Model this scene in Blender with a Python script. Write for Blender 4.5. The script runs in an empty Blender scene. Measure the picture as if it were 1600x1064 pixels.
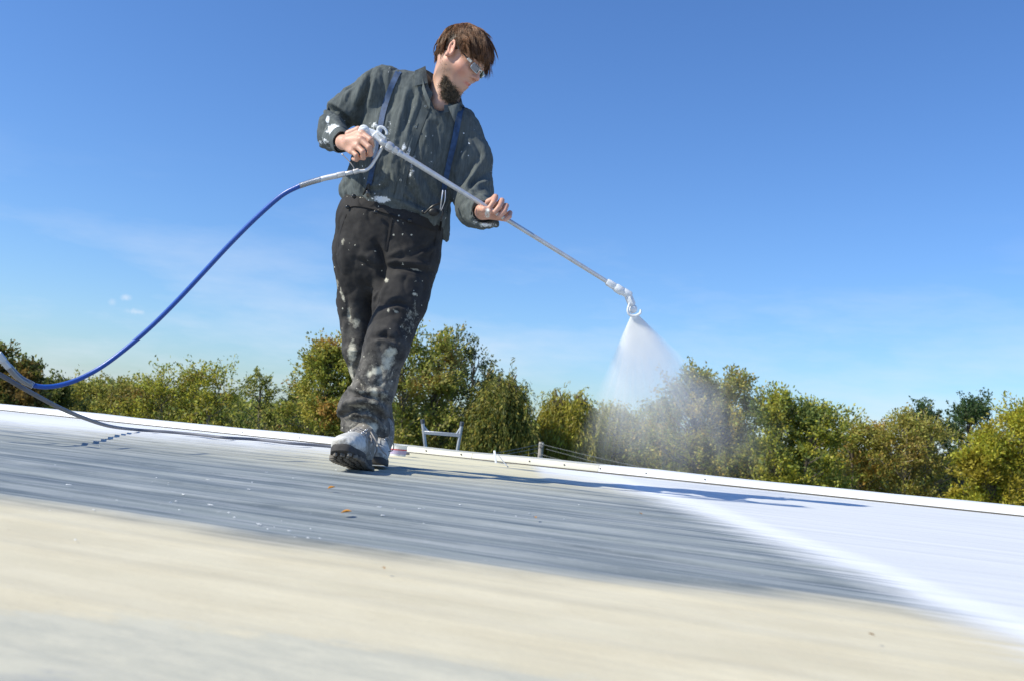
import bpy, math, random
import numpy as np
from mathutils import Vector, Matrix
from mathutils.bvhtree import BVHTree

random.seed(7)
RNG = np.random.default_rng(11)
R_ = math.radians
SC = bpy.context.scene

# ------------------------------------------------------------------ camera
FPX = 1500.0            # focal length in pixels of a 1600 px wide picture
CAM_H = 0.205           # the camera lies almost on the roof
ROLL = R_(5.1)
PITCH = math.atan(135.5 / FPX)
_r0 = Vector((1, 0, 0)); _u0 = Vector((0, -math.sin(PITCH), math.cos(PITCH)))
CF = Vector((0, math.cos(PITCH), math.sin(PITCH)))
CR = _r0 * math.cos(ROLL) + _u0 * math.sin(ROLL)
CU = -_r0 * math.sin(ROLL) + _u0 * math.cos(ROLL)
CO = Vector((0, 0, CAM_H))
cam_d = bpy.data.cameras.new('camera')
cam = bpy.data.objects.new('camera', cam_d)
SC.collection.objects.link(cam)
m = Matrix((CR, CU, -CF)).transposed().to_4x4(); m.translation = CO
cam.matrix_world = m
cam_d.sensor_width = 36; cam_d.lens = 36 * FPX / 1600
cam_d.clip_start = 0.02; cam_d.clip_end = 3000
cam_d.dof.use_dof = True; cam_d.dof.focus_distance = 3.72; cam_d.dof.aperture_fstop = 7.0
SC.camera = cam

# ------------------------------------------------------------------ light
SUN_EL = R_(41); SUN_AZ = R_(-90 - 20)     # azimuth from +Y, clockwise: left and a little behind the camera
w = bpy.data.worlds.new('World'); SC.world = w; w.use_nodes = True
nt = w.node_tree; nt.nodes.clear()
def N(nt, t, **kw):
    n = nt.nodes.new(t)
    for k, v in kw.items():
        if k.startswith('i_'):
            n.inputs[k[2:].replace('_', ' ')].default_value = v
        else: setattr(n, k, v)
    return n
sky = N(nt, 'ShaderNodeTexSky', sky_type='NISHITA', sun_disc=False, sun_elevation=SUN_EL, sun_rotation=SUN_AZ,
        altitude=100, air_density=1.1, dust_density=0.4, ozone_density=2.2)
tc = N(nt, 'ShaderNodeTexCoord')
hs = N(nt, 'ShaderNodeHueSaturation'); hs.inputs['Saturation'].default_value = 1.08; hs.inputs['Value'].default_value = 1.0
sep = N(nt, 'ShaderNodeSeparateXYZ')
mp = N(nt, 'ShaderNodeMapping'); mp.inputs['Scale'].default_value = (2.2, 2.2, 9.0)
ns = N(nt, 'ShaderNodeTexNoise'); ns.inputs['Scale'].default_value = 1.7; ns.inputs['Detail'].default_value = 7; ns.inputs['Roughness'].default_value = .6
rmp = N(nt, 'ShaderNodeMapRange'); rmp.inputs['From Min'].default_value = .46; rmp.inputs['From Max'].default_value = .74
low = N(nt, 'ShaderNodeMapRange'); low.inputs['From Min'].default_value = .24; low.inputs['From Max'].default_value = .02
mul = N(nt, 'ShaderNodeMath', operation='MULTIPLY'); mul2 = N(nt, 'ShaderNodeMath', operation='MULTIPLY'); mul2.inputs[1].default_value = .6
mx = N(nt, 'ShaderNodeMix', data_type='RGBA'); mx.inputs['B'].default_value = (7.6, 8.3, 9.4, 1)
bg = N(nt, 'ShaderNodeBackground'); bg.inputs['Strength'].default_value = 0.100
out = N(nt, 'ShaderNodeOutputWorld')
L = nt.links.new
L(tc.outputs['Generated'], mp.inputs['Vector']); L(mp.outputs[0], ns.inputs['Vector']); L(ns.outputs[0], rmp.inputs['Value'])
L(tc.outputs['Generated'], sep.inputs[0]); L(sep.outputs['Z'], low.inputs['Value'])
L(rmp.outputs[0], mul.inputs[0]); L(low.outputs[0], mul.inputs[1]); L(mul.outputs[0], mul2.inputs[0])
gain = N(nt, 'ShaderNodeMix', data_type='RGBA', blend_type='MULTIPLY'); gain.inputs['Factor'].default_value = 1; gain.inputs['B'].default_value = (.82, 1.10, 1.54, 1)
# two scraps of thin cloud low in the sky
fac_ = mul2.outputs[0]
for (cx_, cy_, sx_, amp_) in ((212, 488, 17, .9), (197, 466, 8, .8), (176, 473, 7, .5)):
    dv_ = (CR * ((cx_ - 800) / FPX) + CU * ((532 - cy_) / FPX) + CF).normalized()
    s_a = N(nt, 'ShaderNodeVectorMath', operation='SUBTRACT'); L(tc.outputs['Generated'], s_a.inputs[0]); s_a.inputs[1].default_value = dv_
    s_b = N(nt, 'ShaderNodeVectorMath', operation='MULTIPLY'); L(s_a.outputs[0], s_b.inputs[0]); k_ = FPX / sx_; s_b.inputs[1].default_value = (k_, k_, k_ * (3.2 if sx_ > 10 else 1.2))
    s_n = N(nt, 'ShaderNodeTexNoise'); s_n.inputs['Scale'].default_value = 150; s_n.inputs['Detail'].default_value = 5; L(tc.outputs['Generated'], s_n.inputs['Vector'])
    s_d = N(nt, 'ShaderNodeVectorMath', operation='LENGTH'); L(s_b.outputs[0], s_d.inputs[0])
    s_e = N(nt, 'ShaderNodeMath', operation='MULTIPLY_ADD'); L(s_n.outputs[0], s_e.inputs[0]); s_e.inputs[1].default_value = 1.6; L(s_d.outputs['Value'], s_e.inputs[2])
    s_r = N(nt, 'ShaderNodeMapRange', interpolation_type='SMOOTHSTEP'); s_r.inputs['From Min'].default_value = 1.9; s_r.inputs['From Max'].default_value = .7; s_r.inputs['To Max'].default_value = amp_ * .6; L(s_e.outputs[0], s_r.inputs['Value'])
    s_m = N(nt, 'ShaderNodeMath', operation='MAXIMUM'); L(fac_, s_m.inputs[0]); L(s_r.outputs[0], s_m.inputs[1]); fac_ = s_m.outputs[0]
L(fac_, mx.inputs['Factor'])
L(sky.outputs[0], hs.inputs['Color']); L(hs.outputs[0], gain.inputs['A']); L(gain.outputs['Result'], mx.inputs['A']); L(mx.outputs['Result'], bg.inputs['Color']); L(bg.outputs[0], out.inputs[0])

sun_d = bpy.data.lights.new('sun', 'SUN'); sun_d.energy = 4.9; sun_d.angle = R_(.53); sun_d.color = (1, .95, .80)
sun = bpy.data.objects.new('sun', sun_d); SC.collection.objects.link(sun)
SUNV = Vector((math.sin(SUN_AZ) * math.cos(SUN_EL), math.cos(SUN_AZ) * math.cos(SUN_EL), math.sin(SUN_EL)))
sun.rotation_euler = SUNV.to_track_quat('Z', 'Y').to_euler()
SC.view_settings.view_transform = 'Standard'; SC.view_settings.look = 'None'
SC.view_settings.exposure = 0.12; SC.view_settings.gamma = 1; SC.view_settings.use_curve_mapping = False
SC.render.engine = 'CYCLES'
SC.cycles.use_denoising = True
SC.cycles.volume_bounces = 8; SC.cycles.transparent_max_bounces = 12; SC.cycles.max_bounces = 8
SC.cycles.volume_step_rate = 1.0

# ------------------------------------------------------------------ helpers
def P(px, py, d):
    """point of the photograph at depth d metres along the view axis"""
    return CO + (CR * ((px - 800) / FPX) + CU * ((532 - py) / FPX) + CF) * d
def G(px, py, z=0.0):
    v = CR * ((px - 800) / FPX) + CU * ((532 - py) / FPX) + CF
    return CO + v * ((z - CO.z) / v.z)
_M = np.array([list(CR), list(CU), list(CF)])
def project(V):
    c = (np.asarray(V, float) - np.array(CO)) @ _M.T
    d = np.maximum(c[:, 2], 1e-3)
    return 800 + FPX * c[:, 0] / d, 532 - FPX * c[:, 1] / d, c[:, 2]

def link(o): SC.collection.objects.link(o); return o
def tag(o, label=None, cat=None, group=None, kind=None):
    if label: o['label'] = label
    if cat: o['category'] = cat
    if group: o['group'] = group
    if kind: o['kind'] = kind
    return o
def empty(name, loc=(0, 0, 0)):
    o = bpy.data.objects.new(name, None); o.location = loc; o.empty_display_size = .1
    return link(o)
def smooth(o, ang=None):
    me = o.data
    me.polygons.foreach_set('use_smooth', [True] * len(me.polygons))
    if ang is not None: me.set_sharp_from_angle(angle=R_(ang))
    me.update()
def mesh_obj(name, V, Fc, mat=None, parent=None, sm=False, ang=None, world=True):
    me = bpy.data.meshes.new(name)
    if isinstance(V, np.ndarray) and isinstance(Fc, np.ndarray):
        me.vertices.add(len(V)); me.vertices.foreach_set('co', V.astype(np.float32).ravel())
        k = Fc.shape[1]; me.loops.add(Fc.size); me.loops.foreach_set('vertex_index', Fc.astype(np.int32).ravel())
        me.polygons.add(len(Fc)); me.polygons.foreach_set('loop_start', np.arange(0, Fc.size, k, dtype=np.int32))
        me.polygons.foreach_set('loop_total', np.full(len(Fc), k, np.int32))
        me.update(calc_edges=True); me.validate()
    else:
        me.from_pydata([tuple(v) for v in V], [], [tuple(f) for f in Fc]); me.update()
    o = link(bpy.data.objects.new(name, me))
    if mat: me.materials.append(mat)
    if parent:
        o.parent = parent
        if world: o.matrix_parent_inverse = parent_world(parent).inverted()
    if sm: smooth(o, ang)
    return o
def parent_world(o):
    mw = Matrix.Translation(o.location) if o.parent is None else parent_world(o.parent) @ o.matrix_parent_inverse @ Matrix.Translation(o.location)
    return mw
def catmull(pts, n=6):
    pts = [Vector(p) for p in pts]
    if len(pts) < 3: return [pts[0].lerp(pts[-1], i / n) for i in range(n + 1)]
    q = [pts[0] * 2 - pts[1]] + pts + [pts[-1] * 2 - pts[-2]]
    r = []
    for i in range(1, len(q) - 2):
        a, b, c, d = q[i - 1], q[i], q[i + 1], q[i + 2]
        for k in range(n):
            t = k / n
            r.append(.5 * ((2 * b) + (c - a) * t + (2 * a - 5 * b + 4 * c - d) * t * t + (3 * b - a - 3 * c + d) * t ** 3))
    r.append(pts[-1]); return r
class MB:
    def __init__(s): s.v = []; s.f = []
    def add(s, V, Fc):
        b = len(s.v); s.v += [tuple(x) for x in V]; s.f += [tuple(i + b for i in f) for f in Fc]; return s
    def tube(s, pts, r, seg=10, n=0, cap=True):
        if n: 
            k = len(pts)
            rr = r if isinstance(r, (list, tuple)) else [r] * k
            pts2 = catmull(pts, n); m2 = len(pts2)
            r = [float(np.interp(i / (m2 - 1) * (k - 1), range(k), rr)) for i in range(m2)]; pts = pts2
        pts = [Vector(p) for p in pts]
        rr = r if isinstance(r, (list, tuple)) else [r] * len(pts)
        V = []; Fc = []; nrm = None
        for i, p in enumerate(pts):
            t = (pts[min(i + 1, len(pts) - 1)] - pts[max(i - 1, 0)])
            t = t.normalized() if t.length > 1e-9 else Vector((0, 0, 1))
            if nrm is None:
                nrm = t.orthogonal().normalized()
            else:
                nrm = (nrm - t * nrm.dot(t)); nrm = nrm.normalized() if nrm.length > 1e-6 else t.orthogonal().normalized()
            b = t.cross(nrm)
            for j in range(seg):
                a = 2 * math.pi * j / seg
                V.append(p + (nrm * math.cos(a) + b * math.sin(a)) * rr[i])
        for i in range(len(pts) - 1):
            for j in range(seg):
                a = i * seg + j; c = i * seg + (j + 1) % seg
                Fc.append((a, c, c + seg, a + seg))
        if cap:
            Fc.append(tuple(range(seg))[::-1]); Fc.append(tuple(range((len(pts) - 1) * seg, len(pts) * seg)))
        return s.add(V, Fc)
    def box(s, c, ax, half, bev=0.0):
        """box at c with axes ax (3 vectors) and half sizes; chamfered when bev"""
        c = Vector(c); ax = [Vector(a).normalized() for a in ax]
        if bev <= 0:
            V = [c + ax[0] * (half[0] * i) + ax[1] * (half[1] * j) + ax[2] * (half[2] * k) for i in (-1, 1) for j in (-1, 1) for k in (-1, 1)]
            Fc = [(0, 1, 3, 2), (4, 6, 7, 5), (0, 4, 5, 1), (2, 3, 7, 6), (0, 2, 6, 4), (1, 5, 7, 3)]
            return s.add(V, Fc)
        V = []; idx = {}
        for i in (-1, 1):
            for j in (-1, 1):
                for k in (-1, 1):
                    for w_ in range(3):
                        hh = [half[q] - (0 if q == w_ else bev) for q in range(3)]
                        idx[(i, j, k, w_)] = len(V)
                        V.append(c + ax[0] * (hh[0] * i) + ax[1] * (hh[1] * j) + ax[2] * (hh[2] * k))
        Fc = []
        for w_ in range(3):
            u, v = [q for q in range(3) if q != w_]
            for sgn in (-1, 1):
                q = []
                for (a, b) in ((-1, -1), (1, -1), (1, 1), (-1, 1)):
                    key = [0, 0, 0]; key[w_] = sgn; key[u] = a; key[v] = b; q.append(idx[(*key, w_)])
                Fc.append(tuple(q))
        for w_ in range(3):          # edges running along axis w_
            u, v = [q for q in range(3) if q != w_]
            for a in (-1, 1):
                for b in (-1, 1):
                    q = []
                    for sgn, face in ((-1, u), (-1, v), (1, v), (1, u)):
                        key = [0, 0, 0]; key[w_] = sgn; key[u] = a; key[v] = b; q.append(idx[(*key, face)])
                    Fc.append(tuple(q))
        for i in (-1, 1):
            for j in (-1, 1):
                for k in (-1, 1): Fc.append(tuple(idx[(i, j, k, w_)] for w_ in range(3)))
        return s.add(V, Fc)
    def poly(s, pts, nrm, th):
        """a flat polygon with thickness th along nrm"""
        n = len(pts); nrm = Vector(nrm).normalized()
        V = [Vector(p) + nrm * th / 2 for p in pts] + [Vector(p) - nrm * th / 2 for p in pts]
        Fc = [tuple(range(n)), tuple(range(2 * n - 1, n - 1, -1))] + [(i, i + n, (i + 1) % n + n, (i + 1) % n) for i in range(n)]
        return s.add(V, Fc)
    def ball(s, c, r, nu=10, nv=7, ax=None):
        c = Vector(c); ax = ax or (Vector((1, 0, 0)), Vector((0, 1, 0)), Vector((0, 0, 1)))
        r = r if isinstance(r, (tuple, list)) else (r, r, r)
        V = [c + ax[2] * r[2]]
        for i in range(1, nv):
            ph = math.pi * i / nv
            for j in range(nu):
                a = 2 * math.pi * j / nu
                V.append(c + ax[0] * (r[0] * math.sin(ph) * math.cos(a)) + ax[1] * (r[1] * math.sin(ph) * math.sin(a)) + ax[2] * (r[2] * math.cos(ph)))
        V.append(c - ax[2] * r[2]); Fc = []
        for j in range(nu): Fc.append((0, 1 + j, 1 + (j + 1) % nu))
        for i in range(nv - 2):
            for j in range(nu):
                a = 1 + i * nu + j; b = 1 + i * nu + (j + 1) % nu
                Fc.append((a, a + nu, b + nu, b))
        e = len(V) - 1; b0 = 1 + (nv - 2) * nu
        for j in range(nu): Fc.append((e, b0 + (j + 1) % nu, b0 + j))
        return s.add(V, Fc)
    def build(s, name, mat, parent=None, sm=True, ang=40):
        o = mesh_obj(name, s.v, s.f, mat, parent, False)
        import bmesh
        bm = bmesh.new(); bm.from_mesh(o.data); bmesh.ops.recalc_face_normals(bm, faces=bm.faces); bm.to_mesh(o.data); bm.free()
        if sm: smooth(o, ang)
        return o

# numpy gradient noise
_perm = RNG.permutation(256); _perm = np.concatenate([_perm, _perm, _perm])
_grad = RNG.normal(size=(256, 3)); _grad /= np.linalg.norm(_grad, axis=1)[:, None]
def pnoise(X, sc=1.0, off=0.0):
    X = np.asarray(X, float) * sc + off
    I = np.floor(X).astype(int); F_ = X - I; u = F_ * F_ * F_ * (F_ * (F_ * 6 - 15) + 10); I &= 255
    r = 0
    for a in (0, 1):
        for b in (0, 1):
            for c in (0, 1):
                h = _perm[_perm[_perm[I[:, 0] + a] + I[:, 1] + b] + I[:, 2] + c]
                g = _grad[h % 256]
                d = (g * (F_ - np.array([a, b, c]))).sum(1)
                wgt = (u[:, 0] if a else 1 - u[:, 0]) * (u[:, 1] if b else 1 - u[:, 1]) * (u[:, 2] if c else 1 - u[:, 2])
                r = r + d * wgt
    return r * 1.6
def sstep(x, a, b):
    t = np.clip((x - a) / (b - a), 0, 1); return t * t * (3 - 2 * t)

# signed-distance modelling --------------------------------------------------
class Field:
    def __init__(s, lo, hi, h):
        s.lo = np.array(lo, float); s.h = h
        s.n = np.ceil((np.array(hi, float) - s.lo) / h).astype(int) + 1
        s.a = np.full(s.n, 1.0, np.float32)
    def _reg(s, lo, hi):
        i0 = np.clip(np.floor((lo - s.lo) / s.h).astype(int), 0, s.n - 1); i1 = np.clip(np.ceil((hi - s.lo) / s.h).astype(int) + 1, 1, s.n)
        ax = [s.lo[k] + s.h * np.arange(i0[k], i1[k]) for k in range(3)]
        X, Y, Z = np.meshgrid(*ax, indexing='ij')
        return tuple(slice(i0[k], i1[k]) for k in range(3)), np.stack([X, Y, Z], -1).astype(np.float32)
    def op(s, fn, lo, hi, k=.01, mode='add'):
        pad = k + 3 * s.h
        sl, X = s._reg(np.array(lo) - pad, np.array(hi) + pad)
        if X.size == 0: return
        d = fn(X).astype(np.float32); a = s.a[sl]
        if mode == 'sub': d = -d
        kk = max(k, 1e-5)
        if mode == 'add':
            hh = np.maximum(kk - np.abs(a - d), 0) / kk; s.a[sl] = np.minimum(a, d) - hh * hh * kk * .25
        else:
            hh = np.maximum(kk - np.abs(a - d), 0) / kk; s.a[sl] = np.maximum(a, d) + hh * hh * kk * .25
    def cap(s, p, q, r1, r2=None, k=.01, mode='add', flat=None):
        """tapered capsule; flat=(axis, factor) squashes it along axis"""
        r2 = r1 if r2 is None else r2
        p = np.array(p, np.float32); q = np.array(q, np.float32); R = max(r1, r2) * 1.05
        ax = None
        if flat: ax = np.array(Vector(flat[0]).normalized(), np.float32); fac = flat[1]
        def fn(X):
            Xp = X - p; d = q - p
            if ax is not None:
                t = np.clip(Xp @ d / max(float(d @ d), 1e-9), 0, 1)
                e = Xp - t[..., None] * d; c = e @ ax
                e = e + (c * (1 / fac - 1))[..., None] * ax
                L_ = np.linalg.norm(e, axis=-1); r = r1 + (r2 - r1) * t
                return (L_ - r) * min(1, fac) * 1.0
            t = np.clip(Xp @ d / max(float(d @ d), 1e-9), 0, 1)
            return np.linalg.norm(Xp - t[..., None] * d, axis=-1) - (r1 + (r2 - r1) * t)
        s.op(fn, np.minimum(p, q) - R * (max(1, flat[1]) if flat else 1), np.maximum(p, q) + R * (max(1, flat[1]) if flat else 1), k, mode)
    def chain(s, pts, rs, k=.01, mode='add', flat=None):
        for i in range(len(pts) - 1): s.cap(pts[i], pts[i + 1], rs[i], rs[i + 1], k, mode, flat)
    def ell(s, c, axes, rad, k=.01, mode='add'):
        c = np.array(c, np.float32); A = np.array([list(Vector(a).normalized()) for a in axes], np.float32); rad = np.array(rad, np.float32)
        def fn(X):
            l = (X - c) @ A.T; q = l / rad; k0 = np.linalg.norm(q, axis=-1); k1 = np.linalg.norm(q / rad, axis=-1)
            return k0 * (k0 - 1) / np.maximum(k1, 1e-6)
        R = float(rad.max()); s.op(fn, c - R, c + R, k, mode)
    def box(s, c, axes, half, rnd=.01, k=.01, mode='add'):
        c = np.array(c, np.float32); A = np.array([list(Vector(a).normalized()) for a in axes], np.float32); half = np.array(half, np.float32)
        def fn(X):
            q = np.abs((X - c) @ A.T) - (half - rnd)
            return np.linalg.norm(np.maximum(q, 0), axis=-1) + np.minimum(q.max(-1), 0) - rnd
        R = float(np.linalg.norm(half)); s.op(fn, c - R, c + R, k, mode)
    def plane(s, p, n, k=.004):
        """keeps the side n points away from"""
        p = np.array(p, np.float32); n = np.array(Vector(n).normalized(), np.float32)
        sl, X = s._reg(s.lo, s.lo + s.h * s.n)
        d = -((X - p) @ n) * -1
        s.a = np.maximum(s.a, d.astype(np.float32))
    def mesh(s):
        a = s.a.copy(); a[0] = a[-1] = 1; a[:, 0] = a[:, -1] = 1; a[:, :, 0] = a[:, :, -1] = 1
        ins = a < 0
        n = np.array(a.shape)
        base = ins[:-1, :-1, :-1]; mixed = np.zeros(n - 1, bool)
        for i in (0, 1):
            for j in (0, 1):
                for k in (0, 1): mixed |= ins[i:n[0] - 1 + i, j:n[1] - 1 + j, k:n[2] - 1 + k] != base
        cid = np.full(n - 1, -1, np.int64); cells = np.argwhere(mixed); cid[mixed] = np.arange(len(cells))
        acc = np.zeros((len(cells), 3)); cnt = np.zeros(len(cells))
        corners = [(i, j, k) for i in (0, 1) for j in (0, 1) for k in (0, 1)]
        for c0 in corners:
            for axk in range(3):
                if c0[axk]: continue
                c1 = list(c0); c1[axk] = 1
                v0 = a[cells[:, 0] + c0[0], cells[:, 1] + c0[1], cells[:, 2] + c0[2]]
                v1 = a[cells[:, 0] + c1[0], cells[:, 1] + c1[1], cells[:, 2] + c1[2]]
                mk = (v0 < 0) != (v1 < 0); t = np.where(mk, v0 / np.where(mk, v0 - v1, 1), 0)
                p = np.array(c0, float)[None] + np.zeros((len(cells), 3)); p[:, axk] += t
                acc += p * mk[:, None]; cnt += mk
        V = s.lo + (cells + acc / cnt[:, None]) * s.h
        quads = []
        for axk in range(3):
            sl0 = [slice(None)] * 3; sl1 = [slice(None)] * 3; sl0[axk] = slice(0, -1); sl1[axk] = slice(1, None)
            A = ins[tuple(sl0)]; B = ins[tuple(sl1)]; e = np.argwhere(A != B)
            u, v = (axk + 1) % 3, (axk + 2) % 3
            e = e[(e[:, u] > 0) & (e[:, v] > 0) & (e[:, u] < n[u] - 1) & (e[:, v] < n[v] - 1)]
            flip = A[e[:, 0], e[:, 1], e[:, 2]]
            q = []
            for (du, dv) in ((-1, -1), (0, -1), (0, 0), (-1, 0)):
                f = e.copy(); f[:, u] += du; f[:, v] += dv; q.append(cid[f[:, 0], f[:, 1], f[:, 2]])
            q = np.stack(q, 1); q = np.where(flip[:, None], q, q[:, ::-1]); quads.append(q)
        return V, np.concatenate(quads)
def vnormals(V, Q):
    a, b, c, d = (V[Q[:, i]] for i in range(4)); fn = np.cross(c - a, d - b)
    nn = np.zeros_like(V)
    for i in range(4): np.add.at(nn, Q[:, i], fn)
    return nn / np.maximum(np.linalg.norm(nn, axis=1), 1e-12)[:, None]
def relax(V, Q, it=2, f=.5):
    for _ in range(it):
        s_ = np.zeros_like(V); c = np.zeros(len(V))
        for i in range(4):
            j = (i + 1) % 4
            np.add.at(s_, Q[:, i], V[Q[:, j]]); np.add.at(s_, Q[:, j], V[Q[:, i]]); np.add.at(c, Q[:, i], 1); np.add.at(c, Q[:, j], 1)
        V = V * (1 - f) + f * s_ / np.maximum(c, 1)[:, None]
    return V
def seg_dist(x, y, pts):
    """distance in px to a polyline and the position along it (0..1)"""
    best = np.full(len(x), 1e9); tt = np.zeros(len(x)); n = len(pts) - 1
    for i in range(n):
        (x0, y0), (x1, y1) = pts[i], pts[i + 1]; dx, dy = x1 - x0, y1 - y0; l2 = dx * dx + dy * dy + 1e-9
        t = np.clip(((x - x0) * dx + (y - y0) * dy) / l2, 0, 1); d = np.hypot(x - x0 - t * dx, y - y0 - t * dy)
        mk = d < best; best[mk] = d[mk]; tt[mk] = (i + t[mk]) / n
    return best, tt
def folds(V, Nn, lst, front=.0):
    x, y, d = project(V); view = np.array(CO) - V; view /= np.linalg.norm(view, axis=1)[:, None]
    fc = sstep((Nn * view).sum(1), front, front + .35); D = np.zeros(len(V))
    for pts, wd, amp in lst:
        dd, t = seg_dist(x, y, pts); D += amp * np.exp(-(dd / wd) ** 2) * np.clip(np.sin(np.pi * np.clip(t, .04, .96)), 0, 1) ** .6
    return V + Nn * (D * fc)[:, None]
def point_attr(o, name, arr):
    a = o.data.attributes.new(name, 'FLOAT', 'POINT'); a.data.foreach_set('value', np.asarray(arr, np.float32))
def color_attr(o, name, arr):
    a = o.data.attributes.new(name, 'FLOAT_COLOR', 'POINT'); c = np.ones((len(arr), 4), np.float32); c[:, :3] = arr; a.data.foreach_set('color', c.ravel())

# ------------------------------------------------------------------ materials
def mat(name, col=(.5, .5, .5), rough=.6, metal=0, spec=.5, bump=0, bscale=50, var=0, vscale=8, coord='Object', trans=0, emis=None):
    mt = bpy.data.materials.new(name); mt.use_nodes = True; t = mt.node_tree; b = t.nodes['Principled BSDF']
    b.inputs['Base Color'].default_value = (*col, 1); b.inputs['Roughness'].default_value = rough
    b.inputs['Metallic'].default_value = metal; b.inputs['Specular IOR Level'].default_value = spec
    g = N(t, 'ShaderNodeNewGeometry')
    if var:
        n = N(t, 'ShaderNodeTexNoise'); n.inputs['Scale'].default_value = vscale; n.inputs['Detail'].default_value = 5
        t.links.new(g.outputs['Position'], n.inputs['Vector'])
        r = N(t, 'ShaderNodeMapRange'); r.inputs['From Min'].default_value = .3; r.inputs['From Max'].default_value = .7; r.inputs['To Min'].default_value = 1 - var; r.inputs['To Max'].default_value = 1 + var
        t.links.new(n.outputs[0], r.inputs['Value'])
        vm = N(t, 'ShaderNodeVectorMath', operation='SCALE'); vm.inputs[0].default_value = col; t.links.new(r.outputs[0], vm.inputs['Scale'])
        t.links.new(vm.outputs[0], b.inputs['Base Color'])
    if bump:
        n = N(t, 'ShaderNodeTexNoise'); n.inputs['Scale'].default_value = bscale; n.inputs['Detail'].default_value = 4
        t.links.new(g.outputs['Position'], n.inputs['Vector'])
        bp = N(t, 'ShaderNodeBump'); bp.inputs['Strength'].default_value = 1; bp.inputs['Distance'].default_value = bump
        t.links.new(n.outputs[0], bp.inputs['Height']); t.links.new(bp.outputs[0], b.inputs['Normal'])
    return mt
def dust_mix(mt, col=(.24, .23, .21), attr='dust', noise=18):
    t = mt.node_tree; b = t.nodes['Principled BSDF']; g = N(t, 'ShaderNodeNewGeometry'); lk = t.links.new
    src = b.inputs['Base Color'].links[0].from_socket
    at = N(t, 'ShaderNodeAttribute', attribute_name=attr); n = N(t, 'ShaderNodeTexNoise'); n.inputs['Scale'].default_value = noise; n.inputs['Detail'].default_value = 7; n.inputs['Roughness'].default_value = .65
    lk(g.outputs['Position'], n.inputs['Vector']); r = N(t, 'ShaderNodeMapRange'); r.inputs['From Min'].default_value = .35; r.inputs['From Max'].default_value = .68; lk(n.outputs[0], r.inputs['Value'])
    m_ = N(t, 'ShaderNodeMath', operation='MULTIPLY'); lk(at.outputs['Fac'], m_.inputs[0]); lk(r.outputs[0], m_.inputs[1])
    mi = N(t, 'ShaderNodeMix', data_type='RGBA'); lk(m_.outputs[0], mi.inputs['Factor']); lk(src, mi.inputs['A']); mi.inputs['B'].default_value = (*col, 1); lk(mi.outputs['Result'], b.inputs['Base Color'])
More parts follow.
